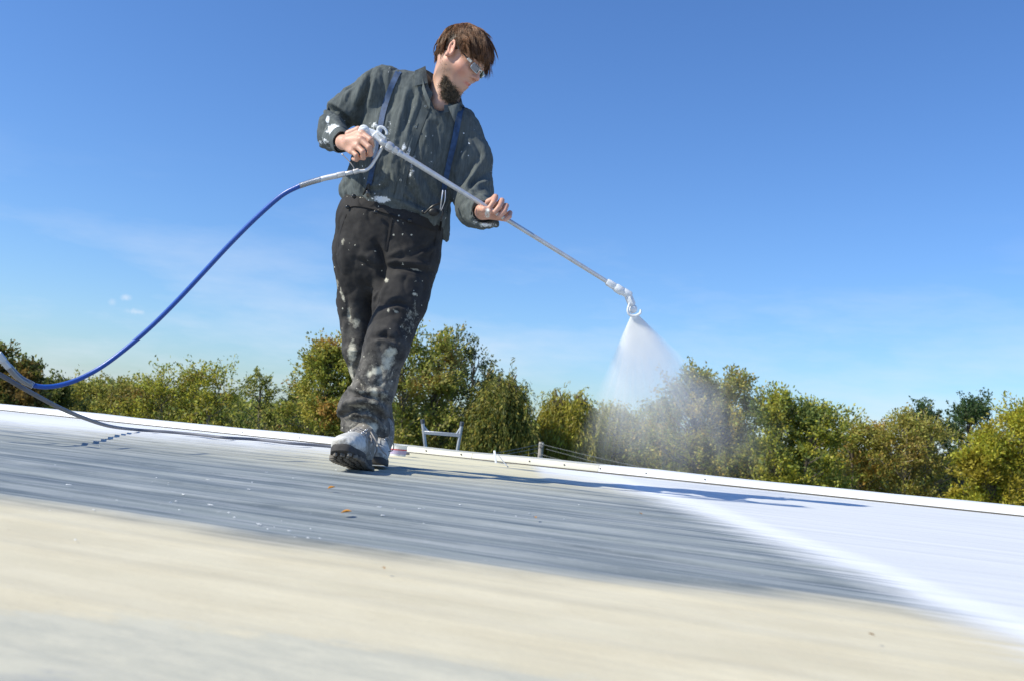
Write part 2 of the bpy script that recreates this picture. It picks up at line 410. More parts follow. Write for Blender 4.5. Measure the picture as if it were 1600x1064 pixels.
def paint_mix(mt, paint=(.78, .78, .74), attr='paint', noise=60, speck=0, speck_scale=90, soft=0):
    """adds dried paint where attr (broken up by noise) is high, plus small specks"""
    t = mt.node_tree; b = t.nodes['Principled BSDF']; g = N(t, 'ShaderNodeNewGeometry'); lk = t.links.new
    src = b.inputs['Base Color'].links[0].from_socket if b.inputs['Base Color'].links else None
    at = N(t, 'ShaderNodeAttribute', attribute_name=attr)
    n = N(t, 'ShaderNodeTexNoise'); n.inputs['Scale'].default_value = noise; n.inputs['Detail'].default_value = 6; n.inputs['Roughness'].default_value = .7
    lk(g.outputs['Position'], n.inputs['Vector'])
    s1 = N(t, 'ShaderNodeMath', operation='SUBTRACT'); s1.inputs[1].default_value = .5; lk(n.outputs[0], s1.inputs[0])
    s2 = N(t, 'ShaderNodeMath', operation='MULTIPLY_ADD'); s2.inputs[1].default_value = 1.6; lk(s1.outputs[0], s2.inputs[0]); lk(at.outputs['Fac'], s2.inputs[2])
    r = N(t, 'ShaderNodeMapRange'); r.inputs['From Min'].default_value = .42 - soft * .3; r.inputs['From Max'].default_value = .62 + soft; lk(s2.outputs[0], r.inputs['Value'])
    fac = r.outputs[0]
    if speck:
        nw = N(t, 'ShaderNodeTexNoise'); nw.inputs['Scale'].default_value = speck_scale * 1.3; nw.inputs['Detail'].default_value = 3; lk(g.outputs['Position'], nw.inputs['Vector'])
        wv = N(t, 'ShaderNodeVectorMath', operation='SCALE'); lk(nw.outputs['Color'], wv.inputs[0]); wv.inputs['Scale'].default_value = 1.1 / speck_scale
        wa = N(t, 'ShaderNodeVectorMath', operation='ADD'); lk(wv.outputs[0], wa.inputs[0]); lk(g.outputs['Position'], wa.inputs[1])
        vo = N(t, 'ShaderNodeTexVoronoi', feature='F1'); vo.inputs['Scale'].default_value = speck_scale; lk(wa.outputs[0], vo.inputs['Vector'])
        n2 = N(t, 'ShaderNodeTexNoise'); n2.inputs['Scale'].default_value = 9; lk(g.outputs['Position'], n2.inputs['Vector'])
        # only a random share of the cells carries a speck
        sp = N(t, 'ShaderNodeSeparateColor'); lk(vo.outputs['Color'], sp.inputs[0])
        a1 = N(t, 'ShaderNodeMath', operation='MULTIPLY_ADD'); a1.inputs[1].default_value = .9; lk(n2.outputs[0], a1.inputs[0]); lk(sp.outputs[0], a1.inputs[2])
        gt = N(t, 'ShaderNodeMath', operation='GREATER_THAN'); gt.inputs[1].default_value = 1.5 - speck; lk(a1.outputs[0], gt.inputs[0])
        dz = N(t, 'ShaderNodeMath', operation='MULTIPLY_ADD'); lk(sp.outputs[1], dz.inputs[0]); dz.inputs[1].default_value = .30; lk(vo.outputs['Distance'], dz.inputs[2])
        ds = N(t, 'ShaderNodeMapRange'); ds.inputs['From Min'].default_value = .40; ds.inputs['From Max'].default_value = .30; lk(dz.outputs[0], ds.inputs['Value'])
        mm = N(t, 'ShaderNodeMath', operation='MULTIPLY'); lk(gt.outputs[0], mm.inputs[0]); lk(ds.outputs[0], mm.inputs[1])
        mxx = N(t, 'ShaderNodeMath', operation='MAXIMUM'); lk(mm.outputs[0], mxx.inputs[0]); lk(fac, mxx.inputs[1]); fac = mxx.outputs[0]
    mi = N(t, 'ShaderNodeMix', data_type='RGBA'); lk(fac, mi.inputs['Factor']); mi.inputs['B'].default_value = (*paint, 1)
    if src: lk(src, mi.inputs['A'])
    else: mi.inputs['A'].default_value = b.inputs['Base Color'].default_value
    lk(mi.outputs['Result'], b.inputs['Base Color'])
    return mt
# ================================================================== the roof and the land
VP = (-3000.0, 668 - 3800 * math.tan(ROLL))            # where the ribs run to
vdir = CR * ((VP[0] - 800) / FPX) + CU * ((532 - VP[1]) / FPX) + CF
E_L = Vector((vdir.x, vdir.y, 0)).normalized()         # along the ribs, to the left and away
E_S = -E_L                                             # to the right
E_T = Vector((E_S.y, -E_S.x, 0)).normalized()          # towards the camera side
if E_T.y > 0: E_T = -E_T
E0 = G(800, 724)                                       # foot of the edge kerb
def ST(s_, t_, z=0): return E0 + E_S * s_ + E_T * t_ + Vector((0, 0, z))

def curve_y(px, pts):
    xs = [p[0] for p in pts]; ys = [p[1] for p in pts]; return np.interp(px, xs, ys)
BEIGE = [(-900, 700), (-300, 748), (0, 780), (150, 799), (300, 824), (430, 846), (600, 868), (750, 885), (900, 903), (1100, 920), (1300, 937), (1400, 950), (1600, 985), (2400, 1080)]
WHITE = [(-900, 570), (-200, 640), (0, 662), (175, 677), (400, 696), (520, 704), (560, 688), (600, 640), (760, 660), (850, 741), (960, 760), (1050, 789), (1120, 813), (1200, 846), (1300, 884), (1370, 908), (1450, 946), (1600, 1003), (2400, 1320)]
LOWER = [(-600, 930), (0, 948), (200, 962), (400, 985), (600, 1010), (800, 1042), (1000, 1075), (1600, 1160)]

roof_mat = bpy.data.materials.new('coated_metal_roof'); roof_mat.use_nodes = True
t = roof_mat.node_tree; b = t.nodes['Principled BSDF']; lk = t.links.new
g = N(t, 'ShaderNodeNewGeometry')
rot = N(t, 'ShaderNodeMapping', vector_type='POINT'); ang = math.atan2(E_S.y, E_S.x); rot.inputs['Rotation'].default_value = (0, 0, -ang)
lk(g.outputs['Position'], rot.inputs['Vector'])
def stretched(sx, sy, scale, detail=5, rough=.6):
    mpp = N(t, 'ShaderNodeMapping'); mpp.inputs['Scale'].default_value = (sx, sy, 1); lk(rot.outputs[0], mpp.inputs['Vector'])
    n = N(t, 'ShaderNodeTexNoise'); n.inputs['Scale'].default_value = scale; n.inputs['Detail'].default_value = detail; n.inputs['Roughness'].default_value = rough
    lk(mpp.outputs[0], n.inputs['Vector']); return n.outputs[0]
def mth(op, a, bb, c=None):
    n = N(t, 'ShaderNodeMath', operation=op)
    for i, q in enumerate((a, bb, c)):
        if q is None: continue
        if isinstance(q, (int, float)): n.inputs[i].default_value = q
        else: lk(q, n.inputs[i])
    return n.outputs[0]
def rng(v, a, bb, c=0., d=1.):
    n = N(t, 'ShaderNodeMapRange', interpolation_type='SMOOTHSTEP'); n.inputs['From Min'].default_value = a; n.inputs['From Max'].default_value = bb; n.inputs['To Min'].default_value = c; n.inputs['To Max'].default_value = d
    lk(v, n.inputs['Value']); return n.outputs[0]
def mixc(f, A, B):
    n = N(t, 'ShaderNodeMix', data_type='RGBA'); 
    for k, q in (('Factor', f), ('A', A), ('B', B)):
        if isinstance(q, (int, float)): n.inputs[k].default_value = q
        elif isinstance(q, tuple): n.inputs[k].default_value = (*q, 1)
        else: lk(q, n.inputs[k])
    return n.outputs['Result']
aw = N(t, 'ShaderNodeAttribute', attribute_name='white').outputs['Fac']
ab = N(t, 'ShaderNodeAttribute', attribute_name='beige').outputs['Fac']
al = N(t, 'ShaderNodeAttribute', attribute_name='lower').outputs['Fac']
af = N(t, 'ShaderNodeAttribute', attribute_name='far').outputs['Fac']
ar = N(t, 'ShaderNodeAttribute', attribute_name='rib').outputs['Fac']
st1 = stretched(.35, 7, 2.2, 6, .62); st2 = stretched(.9, 22, 2.5, 4, .6); bl = stretched(1, 1.6, 5, 5, .6); fine = stretched(1, 1, 60, 4, .7)
# weathered grey membrane
grey = mixc(rng(st1, .36, .66), (.110, .134, .146), (.255, .285, .285))
grey = mixc(mth('MULTIPLY', rng(st2, .42, .66), .6), grey, (.38, .40, .41))
grey = mixc(mth('MULTIPLY', ar, mth('MULTIPLY', rng(bl, .35, .65), .5)), grey, (.42, .44, .42))
grey = mixc(mth('MULTIPLY', rng(fine, .55, .75), .25), grey, (.50, .52, .54))
grey = mixc(mth('MULTIPLY', af, rng(st1, .36, .50)), grey, (.70, .64, .44))
beige = mixc(rng(bl, .3, .7), (.61, .54, .38), (.68, .61, .44))
beige = mixc(mth('MULTIPLY', rng(st1, .45, .7), .16), beige, (.50, .475, .36))
beige = mixc(mth('MULTIPLY', rng(fine, .60, .78), .35), beige, (.40, .36, .26))
bl2 = stretched(1, 2.4, 14, 6, .7)
low_c = mixc(rng(bl2, .35, .65), (.50, .48, .385), (.585, .55, .43))
beige = mixc(rng(mth('ADD', al, mth('MULTIPLY', mth('SUBTRACT', bl2, .5), 1.2)), -.1, .25), beige, low_c)
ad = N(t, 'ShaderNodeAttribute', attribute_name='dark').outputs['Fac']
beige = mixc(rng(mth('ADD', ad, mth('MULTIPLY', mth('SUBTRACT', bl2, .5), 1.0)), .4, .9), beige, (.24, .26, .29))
bm = rng(mth('ADD', ab, mth('ADD', mth('MULTIPLY', mth('SUBTRACT', bl, .5), .28), mth('MULTIPLY', mth('SUBTRACT', st2, .5), .25))), -.36, .36)
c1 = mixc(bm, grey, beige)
white = mixc(rng(st1, .35, .7), (.71, .715, .71), (.61, .625, .635))
wm = rng(mth('ADD', mth('ADD', aw, mth('MULTIPLY', mth('SUBTRACT', bl, .5), .8)), mth('MULTIPLY', mth('SUBTRACT', st2, .5), 1.5)), -.75, .5)
rim = rng(mth('ABSOLUTE', mth('SUBTRACT', aw, .55), 0), .6, .1)
white = mixc(mth('MULTIPLY', rim, .8), white, (.80, .81, .82))
c2 = mixc(wm, c1, white)
lk(c2, b.inputs['Base Color'])
rg = mth('MULTIPLY_ADD', rng(st1, .3, .7), .18, .52)
lk(mth('ADD', rg, mth('MULTIPLY', bm, .15)), b.inputs['Roughness']); b.inputs['Specular IOR Level'].default_value = .2
bp = N(t, 'ShaderNodeBump'); bp.inputs['Distance'].default_value = .0016; bp.inputs['Strength'].default_value = .8
lk(mth('ADD', mth('MULTIPLY', st2, 1.0), mth('MULTIPLY', fine, .5)), bp.inputs['Height']); lk(bp.outputs[0], b.inputs['Normal'])

roof = empty('roof', tuple(E0)); tag(roof, kind='structure')
PITCH_RIB = .19
def rib_z(tt, ss):
    """low swaged ribs running along s, worn uneven"""
    ph = (tt / PITCH_RIB) % 1.0
    r = np.exp(-((ph - .5) / .14) ** 2) * .0052 + np.exp(-((ph - .02) / .05) ** 2) * .0014
    X = np.stack([ss * .5, tt * 3, 0 * ss], 1)
    return r * (1 + .4 * pnoise(X, .8)) + .004 * pnoise(np.stack([ss * .6, tt * 1.4, 0 * ss + 3], 1), 1.0) + .0012 * pnoise(np.stack([ss * 2, tt * 14, 0 * ss + 9], 1), 1.0)
W_P = .95
npan = 11
for k in range(npan):
    t0, t1 = k * W_P, (k + 1) * W_P
    near = t0 < 6.5
    nt_ = 76 if near else 40
    tv = np.linspace(t0, t1 - .004, nt_)
    sv = np.unique(np.concatenate([np.linspace(-14, -6, 30), np.linspace(-6, 6, 260 if near else 60), np.linspace(6, 11, 24)]))
    S, T = np.meshgrid(sv, tv, indexing='ij'); s1, t1_ = S.ravel(), T.ravel()
    z = rib_z(t1_, s1)
    edge = np.minimum(t1_ - t0, t1 - t1_); z = z - .002 * np.exp(-(edge / .012) ** 2) * 1.0 + (.003 * np.exp(-((t1_ - t0) / .02) ** 2))
    V = np.array(E0)[None] + s1[:, None] * np.array(E_S) + t1_[:, None] * np.array(E_T)
    _x, _y, _d = project(V * np.array([1, 1, 0])); _b = np.where(_d > .15, sstep(_y - curve_y(np.clip(_x, -900, 2400), BEIGE), -30, 50), 1.)
    _w = np.where(_d > .15, sstep(curve_y(np.clip(_x, -900, 2400), WHITE) - _y, -10, 30), 0.)
    V[:, 2] = z * (1 - .55 * np.maximum(_b, _w * 1.1))
    ni, nj = len(sv), nt_
    I, J = np.meshgrid(np.arange(ni - 1), np.arange(nj - 1), indexing='ij'); a0 = (I * nj + J).ravel()
    Q = np.stack([a0, a0 + 1, a0 + nj + 1, a0 + nj], 1)
    o = mesh_obj('roof_panel', V, Q, roof_mat, roof, True)
    o.data.flip_normals() if o.data.polygons[0].normal.z < 0 else None
    Vg = V.copy(); Vg[:, 2] = 0
    x, y, d = project(Vg); ok = d > .15
    x = np.clip(x, -900, 2400); 
    far = np.clip((y - (668 + (x - 800) * .0892)), 0, 4000)
    wht = np.where(ok, (curve_y(x, WHITE) - y) / (10 + .16 * far), -1)
    bei = np.where(ok, (y - curve_y(x, BEIGE)) / (10 + .14 * far), 1)
    low = np.where(ok, (y - curve_y(x, LOWER)) / 60, 1)
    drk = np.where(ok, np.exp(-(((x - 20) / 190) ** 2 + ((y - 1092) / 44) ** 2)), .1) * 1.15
    fr = (.35 + .65 * sstep(x, 250, 620)) * np.where(ok, sstep(y, 778 + (x - 800) * .09, 724 + (x - 800) * .09), 0)
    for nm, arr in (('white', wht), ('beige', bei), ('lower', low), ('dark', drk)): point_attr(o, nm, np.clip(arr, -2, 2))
    point_attr(o, 'far', fr); point_attr(o, 'rib', np.clip((z) / .006, 0, 1))

# kerb flashing along the far edge, in lapped lengths with screws
def kerb_mat(name, col):
    return mat(name, col, .45, bump=.0006, bscale=60, var=.07, vscale=3)
m_kw = kerb_mat('kerb_white_paint', (.84, .84, .83)); m_kc = kerb_mat('kerb_cream_paint', (.60, .575, .47)); m_gap = mat('dark_gap', (.10, .09, .07), .8)
m_screw = mat('screw_head', (.12, .11, .10), .5, .6)
KH = .035
s_w1 = None
def s_of(px):                      # s coordinate of the kerb foot seen at column px
    best = min(np.linspace(-14, 11, 2501), key=lambda s_: abs(float(project([tuple(ST(s_, 0))])[0][0]) - px)); return float(best)
sA, sB = s_of(560), s_of(935)
spans = [(-14, -10), (-10, -7), (-7, -4.1), (-4.1, sA), (sA, (sA + sB) / 2), ((sA + sB) / 2, sB), (sB, 3.6), (3.6, 7), (7, 11)]
for (a, c) in spans:
    mm = m_kc if (a >= sA - 1e-6 and c <= sB + 1e-6) else m_kw
    mb = MB(); n = 10
    prof = [(.012, .002), (.008, KH * .55), (.001, KH - .004), (-.006, KH), (-.13, KH + .003), (-.138, KH), (-.140, -.18), (-.147, -.18), (-.147, KH + .006), (-.13, KH + .010), (-.006, KH + .006), (.004, KH + .003), (.014, KH * .5), (.018, .002)]
    V = []; Fc = []; m_ = len(prof)
    for i in range(n + 1):
        ss = a + .001 + (c - a - .002) * i / n; wob = .0022 * math.sin(ss * 3.1) + .0015 * math.sin(ss * 7.7 + 1)
        for (tt, zz) in prof: V.append(ST(ss, tt, zz + (wob if zz > .01 else 0)))
    for i in range(n):
        for j in range(m_): q = (j + 1) % m_; Fc.append((i * m_ + j, i * m_ + q, (i + 1) * m_ + q, (i + 1) * m_ + j))
    Fc.append(tuple(range(m_))); Fc.append(tuple(range(n * m_, (n + 1) * m_)))
    mb.add(V, Fc); mb.build('edge_flashing', mm, roof, True, 30)
mb = MB(); mb.box(ST(-1.5, .023, .004), (E_S, E_T, (0, 0, 1)), (12.5, .004, .0035)); mb.build('gap_line', m_gap, roof, False)  # solid dark strip added to draw the gap along the kerb foot
sm_ = None
for px in (667, 720, 828, 883, 939, 1010, 1100, 560, 470, 380):
    ss = s_of(px); mb = MB(); mb.ball(ST(ss, .0135, KH * .72), .0045, 8, 5); o = mb.build('screw', m_screw, roof)

# building under the roof
m_wall = mat('painted_block_wall', (.55, .54, .50), .8, bump=.002, bscale=20, var=.1)
mb = MB(); mb.box(ST(-1.5, 5.15, -2.1), (E_S, E_T, (0, 0, 1)), (12.4, 5.25, 2.02)); o = mb.build('wall', m_wall, None, False); tag(o, kind='structure')

GZ = -4.1
gm = mat('grass_ground', (.075, .10, .035), .95, bump=.03, bscale=3, var=.35, vscale=.4)
mb = MB(); mb.add([(-900, -600, GZ), (900, -600, GZ), (900, 1500, GZ), (-900, 1500, GZ)], [(0, 1, 2, 3)]); o = mb.build('ground', gm, None, False); tag(o, kind='structure')

# ------------------------------------------------------------------ foliage
def leaf_mat(name, tr=.35, rough=.55):
    mt = bpy.data.materials.new(name); mt.use_nodes = True; t = mt.node_tree; b = t.nodes['Principled BSDF']
    at = N(t, 'ShaderNodeAttribute', attribute_name='Col'); t.links.new(at.outputs['Color'], b.inputs['Base Color'])
    b.inputs['Roughness'].default_value = rough; b.inputs['Specular IOR Level'].default_value = .35
    tl = N(t, 'ShaderNodeBsdfTranslucent'); t.links.new(at.outputs['Color'], tl.inputs['Color'])
    ms = N(t, 'ShaderNodeMixShader'); ms.inputs[0].default_value = tr + .12
    t.links.new(b.outputs[0], ms.inputs[1]); t.links.new(tl.outputs[0], ms.inputs[2]); t.links.new(ms.outputs[0], t.nodes['Material Output'].inputs['Surface'])
    return mt
m_leaf = leaf_mat('leaves'); m_bark = mat('bark', (.16, .13, .10), .9, bump=.01, bscale=8, var=.3, vscale=3)
m_bark_pale = mat('pale_bark', (.30, .26, .21), .9, bump=.01, bscale=8, var=.3, vscale=3)
def leaves(name, C_, D_, size, cols, parent, aspect=.5, flop=.6):
    """one quad-pair leaf at each point C_, long axis about D_"""
    n = len(C_); C_ = np.asarray(C_); D_ = np.asarray(D_) + RNG.normal(size=(n, 3)) * flop; D_ /= np.linalg.norm(D_, axis=1)[:, None]
    r = RNG.normal(size=(n, 3)); S_ = np.cross(D_, r); S_ /= np.linalg.norm(S_, axis=1)[:, None]; Nn = np.cross(D_, S_)
    l = size * RNG.uniform(.6, 1.3, n)[:, None]; wv = l * aspect
    V = np.stack([C_ - D_ * l * .5, C_ + S_ * wv * .5 + Nn * l * .08, C_ + D_ * l * .5, C_ - S_ * wv * .5 + Nn * l * .08], 1).reshape(-1, 3)
    Q = np.arange(4 * n).reshape(n, 4)
    o = mesh_obj(name, V, Q, m_leaf, parent); color_attr(o, 'Col', np.repeat(np.clip(cols * np.array([1.72, 1.66, 1.5]), 0, .62), 4, 0)); return o
def palette(n, base, jit=.25, accents=()):
    c = np.array(base, float)[RNG.integers(0, len(base), n)]
    for col, share in accents:
        mk = RNG.random(n) < share; c[mk] = col
    return c * (1 + RNG.normal(size=(n, 1)) * jit * .5).clip(.4, 1.7) * (1 + RNG.normal(size=(n, 3)) * .06)
DK = [(.07, .09, .028), (.10, .12, .03), (.13, .14, .035)]
GR = [(.18, .20, .04), (.24, .25, .05), (.31, .31, .08), (.13, .155, .035)]
YG = [(.34, .32, .04), (.27, .27, .04), (.42, .37, .05), (.20, .21, .035)]
OL = [(.29, .27, .07), (.22, .21, .05), (.36, .32, .09), (.17, .17, .04)]
def tree(label, px, top, half, Y, cols, accents=(), nclump=110, per=130, leaf=.13, base_frac=.30, lobes=None, bark=None, open_=.12, group='trees beyond the roof edge', name='broadleaf_tree', spiky=0., seed=0, asp=.5, cr=1.0):
    """px,top: column and row of the crown top; half: half width in px; Y: distance"""
    rg = np.random.default_rng(seed + int(px) + 5000)
    topP = P(px, top, Y); bx, by = topP.x, topP.y; H = topP.z - GZ; Wd = half / FPX * Y
    # the roll of the camera: the foot stands straight below the top
    root = empty(name, (bx, by, GZ)); tag(root, label, 'tree', group)
    # trunk and limbs
    mb = MB(); fork = H * base_frac; tips = []
    trunk = [Vector((bx, by, GZ - .1)), Vector((bx + rg.normal() * .1, by, GZ + fork * .5)), Vector((bx + rg.normal() * .2, by + rg.normal() * .1, GZ + fork))]
    tr = .035 * H ** 1.0 * .5
    mb.tube(trunk, [tr * 1.3, tr, tr * .85], 8, 3)
    lob = lobes or [(0, 1.0, 1.0)]
    centers = []
    for (ox, fh, fw) in lob:      # sub-crowns: x offset in half-widths, height fraction, width fraction
        centers.append((bx + ox * Wd, by + rg.normal() * Wd * .2, fh, fw))
    C_ = []; D_ = []
    ncl_per = int(nclump / len(centers))
    for (cx, cy, fh, fw) in centers:
        hh = H * fh; z0 = GZ + fork * .5; z1 = GZ + hh - .45 - .8 * spiky; wr = Wd * fw
        mainp = [trunk[-1], Vector((cx * .6 + bx * .4, cy, GZ + fork + (hh - fork) * .35)), Vector((cx, cy, GZ + hh * .9))]
        mb.tube(mainp, [tr * .8, tr * .5, tr * .1], 6, 4)
        for i in range(ncl_per):
            u = rg.random() ** .8; zc = z0 + (z1 - z0) * u
            # crown silhouette: full low down, rounding to the top
            prof = (math.sin(math.pi * min(1, .18 + .82 * (1 - u)) ) ** .0 if False else (1 - max(0, (u - .45) / .55) ** 2.2) ** .5) * (.85 + .15 * math.sin(3 * u + cx))
            rad = wr * 1.22 * prof * math.sqrt(rg.random()) * (1 + .22 * rg.normal())
            a = rg.random() * 2 * math.pi
            c = Vector((cx + math.cos(a) * rad, cy + math.sin(a) * rad * .8, zc))
            org = mainp[1].lerp(mainp[2], min(1, max(0, (zc - mainp[1].z) / (mainp[2].z - mainp[1].z) - .25))) if zc > mainp[1].z else trunk[-1].lerp(mainp[1], .5)
            mid = org.lerp(c, .55) + Vector((rg.normal(), rg.normal(), rg.normal() - .3)) * .08 * (c - org).length
            mb.tube([org, mid, c], [tr * .28, tr * .16, tr * .05], 4, 2)
            if rg.random() < open_: continue
            n = int(per * 2.1 * rg.uniform(.6, 1.4)); sz = wr * .22 * rg.uniform(.7, 1.4) * cr + .20
            out_ = (c - Vector((cx, cy, zc - .3 * wr))); out_ = out_.normalized() if out_.length > 1e-3 else Vector((0, 0, 1))
            # several twigs leave the clump centre; leaves sit along them
            nt2 = 7
            for q in range(nt2):
                dv = np.array(out_) * .8 + rg.normal(size=3) * .9 + np.array([0, 0, .25 + spiky]); dv /= np.linalg.norm(dv)
                ln = sz * rg.uniform(.7, 1.9) * (1 + spiky)
                m_ = max(3, n // nt2); tt = rg.random(m_) ** .8
                pts = np.array(c)[None] + dv[None] * (tt * ln)[:, None] + rg.normal(size=(m_, 3)) * sz * .24 * (1 - .4 * tt)[:, None]
                C_.append(pts); D_.append(np.repeat(dv[None], m_, 0))
                if q < 3: mb.tube([c, c + Vector(dv) * ln * .9], [tr * .05, .006], 3)
    mb.build('trunk', bark or m_bark, root, True)
    C_ = np.concatenate(C_); D_ = np.concatenate(D_)
    keep = C_[:, 2] > GZ + .1; C_, D_ = C_[keep], D_[keep]
    col = palette(len(C_), cols, .3, ())
    # autumn tints in patches
    for ac, share in accents:
        nz = pnoise(C_, .9, seed + 3.3 + hash(ac) % 7) + RNG.normal(size=len(C_)) * .18
        th = np.quantile(nz, 1 - share); mk = nz > th; col[mk] = np.array(ac) * (1 + RNG.normal(size=(mk.sum(), 1)) * .2).clip(.5, 1.6)
    leaves('crown', C_, D_, leaf * .92, col, root, asp)
    return root
def willow(label, px, top, half, Y, seed, cols=OL, lobes=((0, 1, 1),)):
    rg = np.random.default_rng(seed); topP = P(px, top, Y); bx, by = topP.x, topP.y; H = topP.z - GZ; Wd = half / FPX * Y
    root = empty('willow_tree', (bx, by, GZ)); tag(root, label, 'tree', 'trees beyond the roof edge')
    mb = MB(); tr = .2
    mb.tube([(bx, by, GZ - .1), (bx + .1, by, GZ + H * .25), (bx, by, GZ + H * .45)], [tr * 1.4, tr, tr * .8], 8, 3)
    C_ = []; D_ = []
    for (ox, fh, fw) in lobes:
        for i in range(60):
            a = rg.random() * 2 * math.pi; u = math.sqrt(rg.random()); 
            tipz = GZ + H * fh * (1 - .30 * u ** 2.0 - .08 * rg.random()) - .1
            tip = Vector((bx + ox * Wd + math.cos(a) * u * Wd * fw, by + math.sin(a) * u * Wd * fw * .9, tipz))
            org = Vector((bx, by, GZ + H * .42)); mid = org.lerp(tip, .5) + Vector((0, 0, H * .14))
            limb = catmull([org, mid, tip], 4); mb.tube(limb, [tr * .3 * (1 - j / (len(limb))) + .012 for j in range(len(limb))], 5)
            for q in range(14):
                s0 = limb[int(len(limb) * rg.uniform(.45, 1)) - 1] + Vector(rg.normal(size=3) * .22)
                ln = rg.uniform(.7, 1) * H * .42 * (.5 + .7 * u); dr = Vector((math.cos(a) * .5 + rg.normal() * .25, math.sin(a) * .5 + rg.normal() * .25, .1))
                m_ = int(ln / .045); tt = np.linspace(0, 1, m_)
                path = np.array(s0)[None] + np.array(dr)[None] * (np.sqrt(tt) * .7)[:, None] + np.stack([.1 * np.sin(tt * 5 + q), .1 * np.cos(tt * 4 + q), -tt ** 1.4 * ln], 1)
                C_.append(path + rg.normal(size=(m_, 3)) * .03); D_.append(np.stack([.8 * dr[0] * (1 - tt) + .05, .8 * dr[1] * (1 - tt), -(.25 + tt)], 1))
    mb.build('trunk', m_bark, root, True)
    C_ = np.concatenate(C_); D_ = np.concatenate(D_); k = C_[:, 2] > GZ + .2; C_, D_ = C_[k], D_[k]
    leaves('crown', C_, D_, .15, palette(len(C_), cols, .3), root, .22, .25)
    return root

T = tree
MAPLE_O = (.40, .23, .07)
T('dark bushy tree at the far left with brown tinted rounded crown', 12, 534, 52, 27, DK + [(.12, .10, .03)], [((.16, .11, .035), .3)], 120, 120, .13, seed=1, lobes=[(-.3, 1, .8), (.7, .93, .6)])
T('low dark evergreen bush just right of the far left tree', 90, 588, 46, 31, DK, [], 70, 120, .12, seed=2, name='dark_bush', bark=m_bark)
T('rounded olive green tree under the loop of the blue hose', 172, 588, 62, 34, GR + OL, [((.16, .15, .04), .25)], 110, 120, .12, .25, seed=3, lobes=[(-.4, 1, .7), (.45, 1, .7)], open_=.1)
T('wide pale stemmed tree with yellow green leaves left of the man', 300, 560, 92, 33, YG + GR, [((.20, .15, .04), .15)], 150, 105, .12, .28, seed=4, lobes=[(-.45, .96, .6), (.1, 1.0, .6), (.6, .98, .55)], bark=m_bark_pale, open_=.22)
T('small open tree with bare lower stems between the wide tree and the maple', 432, 572, 52, 36, GR + DK, [], 70, 110, .11, .3, seed=5, bark=m_bark_pale, open_=.2, lobes=[(-.4, 1, .7), (.6, .95, .6)])
T('small tree with sparse reddish leaf tips left of the maple', 476, 592, 30, 37, OL + GR, [((.25, .11, .05), .25)], 40, 90, .11, .3, seed=6, bark=m_bark_pale, open_=.25)
T('big maple with green crown and orange patches seen left of the legs', 540, 520, 62, 31, GR, [((.30, .27, .06), .2), (MAPLE_O, .05)], 180, 130, .12, .2, seed=7, lobes=[(-.35, .97, .7), (.35, 1.02, .75)], name='maple_tree')
T('tallest maple with pale upswept twigs and orange leaves right of the legs', 668, 500, 70, 30, GR + [(.17, .17, .06)], [((.32, .29, .09), .3), (MAPLE_O, .06)], 150, 120, .12, .2, seed=8, open_=.22, lobes=[(-.5, 1, .75), (.4, .97, .6)], name='maple_tree', spiky=.25)
T('grey green maple with upswept twig ends above the ladder top', 735, 508, 50, 31.5, [(.13, .15, .06), (.10, .12, .045), (.16, .17, .07)], [((.36, .26, .10), .10)], 100, 120, .12, .2, seed=9, open_=.2, name='maple_tree', spiky=.45, lobes=[(-.5, 1, .7), (.25, 1, .6), (.9, .86, .5)])
willow('dark weeping willow to the right of the ladder top', 786, 568, 38, 29.5, 21, DK + OL[:2], ((-.3, .98, .8), (.5, 1, .7)))
T('low green bush seen in the gap between the two willows', 822, 674, 30, 40, YG, [], 30, 90, .12, .2, seed=10, name='green_bush')
T('small bush with red autumn leaves beside the utility pole', 826, 694, 17, 33, [(.30, .05, .035), (.22, .05, .03), (.36, .09, .04)], [], 40, 80, .10, .2, seed=11, name='red_bush')
willow('weeping willow with yellow green crown right of the utility pole', 893, 600, 40, 31, 22, OL + YG[:2], ((-.45, 1, .7), (.5, 1.0, .7)))
T('low yellow green tree half hidden in the left of the paint mist', 965, 628, 50, 33, YG + OL, [], 100, 110, .11, .22, seed=12, open_=.1)
T('low hazy tree right behind the middle of the paint mist', 1030, 622, 50, 34, YG + OL, [], 100, 110, .11, .22, seed=13, open_=.1)
T('tall tree with twiggy top rising right of the spray', 1118, 562, 76, 31, OL + GR + [(.20, .15, .03)], [((.36, .27, .05), .22)], 190, 125, .115, .25, seed=14, lobes=[(-.5, .97, .65), (.35, 1.0, .7)], spiky=.1)
T('rounded fresh green tree right of the tall tree', 1240, 604, 66, 30, GR + YG[:2], [((.14, .18, .06), .2)], 170, 120, .125, .24, seed=15, lobes=[(-.35, 1, .7), (.5, .97, .7)])
T('tree with rusty orange upper crown right of centre', 1345, 646, 52, 32, OL + GR, [((.46, .27, .07), .42)], 110, 105, .11, .25, seed=16, open_=.15, lobes=[(-.4, 1, .7), (.5, .99, .7)])
T('twiggy olive brown tree with bare grey branches showing', 1440, 640, 70, 31, OL, [((.22, .17, .05), .2)], 150, 100, .11, .25, seed=17, open_=.28, bark=m_bark_pale, lobes=[(-.4, 1, .7), (.4, .98, .8)])
T('dark green feathery tree rising behind the olive brown tree', 1510, 606, 62, 38, [(.045, .085, .03), (.06, .10, .04), (.05, .075, .03)], [], 120, 120, .13, .35, seed=18, lobes=[(.15, 1, .7), (-1.0, .95, .4)], spiky=.2)
T('bright yellow green tree at the right edge of the picture', 1585, 622, 80, 29, YG, [((.24, .21, .03), .3)], 200, 125, .125, .2, seed=19, lobes=[(.3, 1, .8), (-.5, .88, .6)])
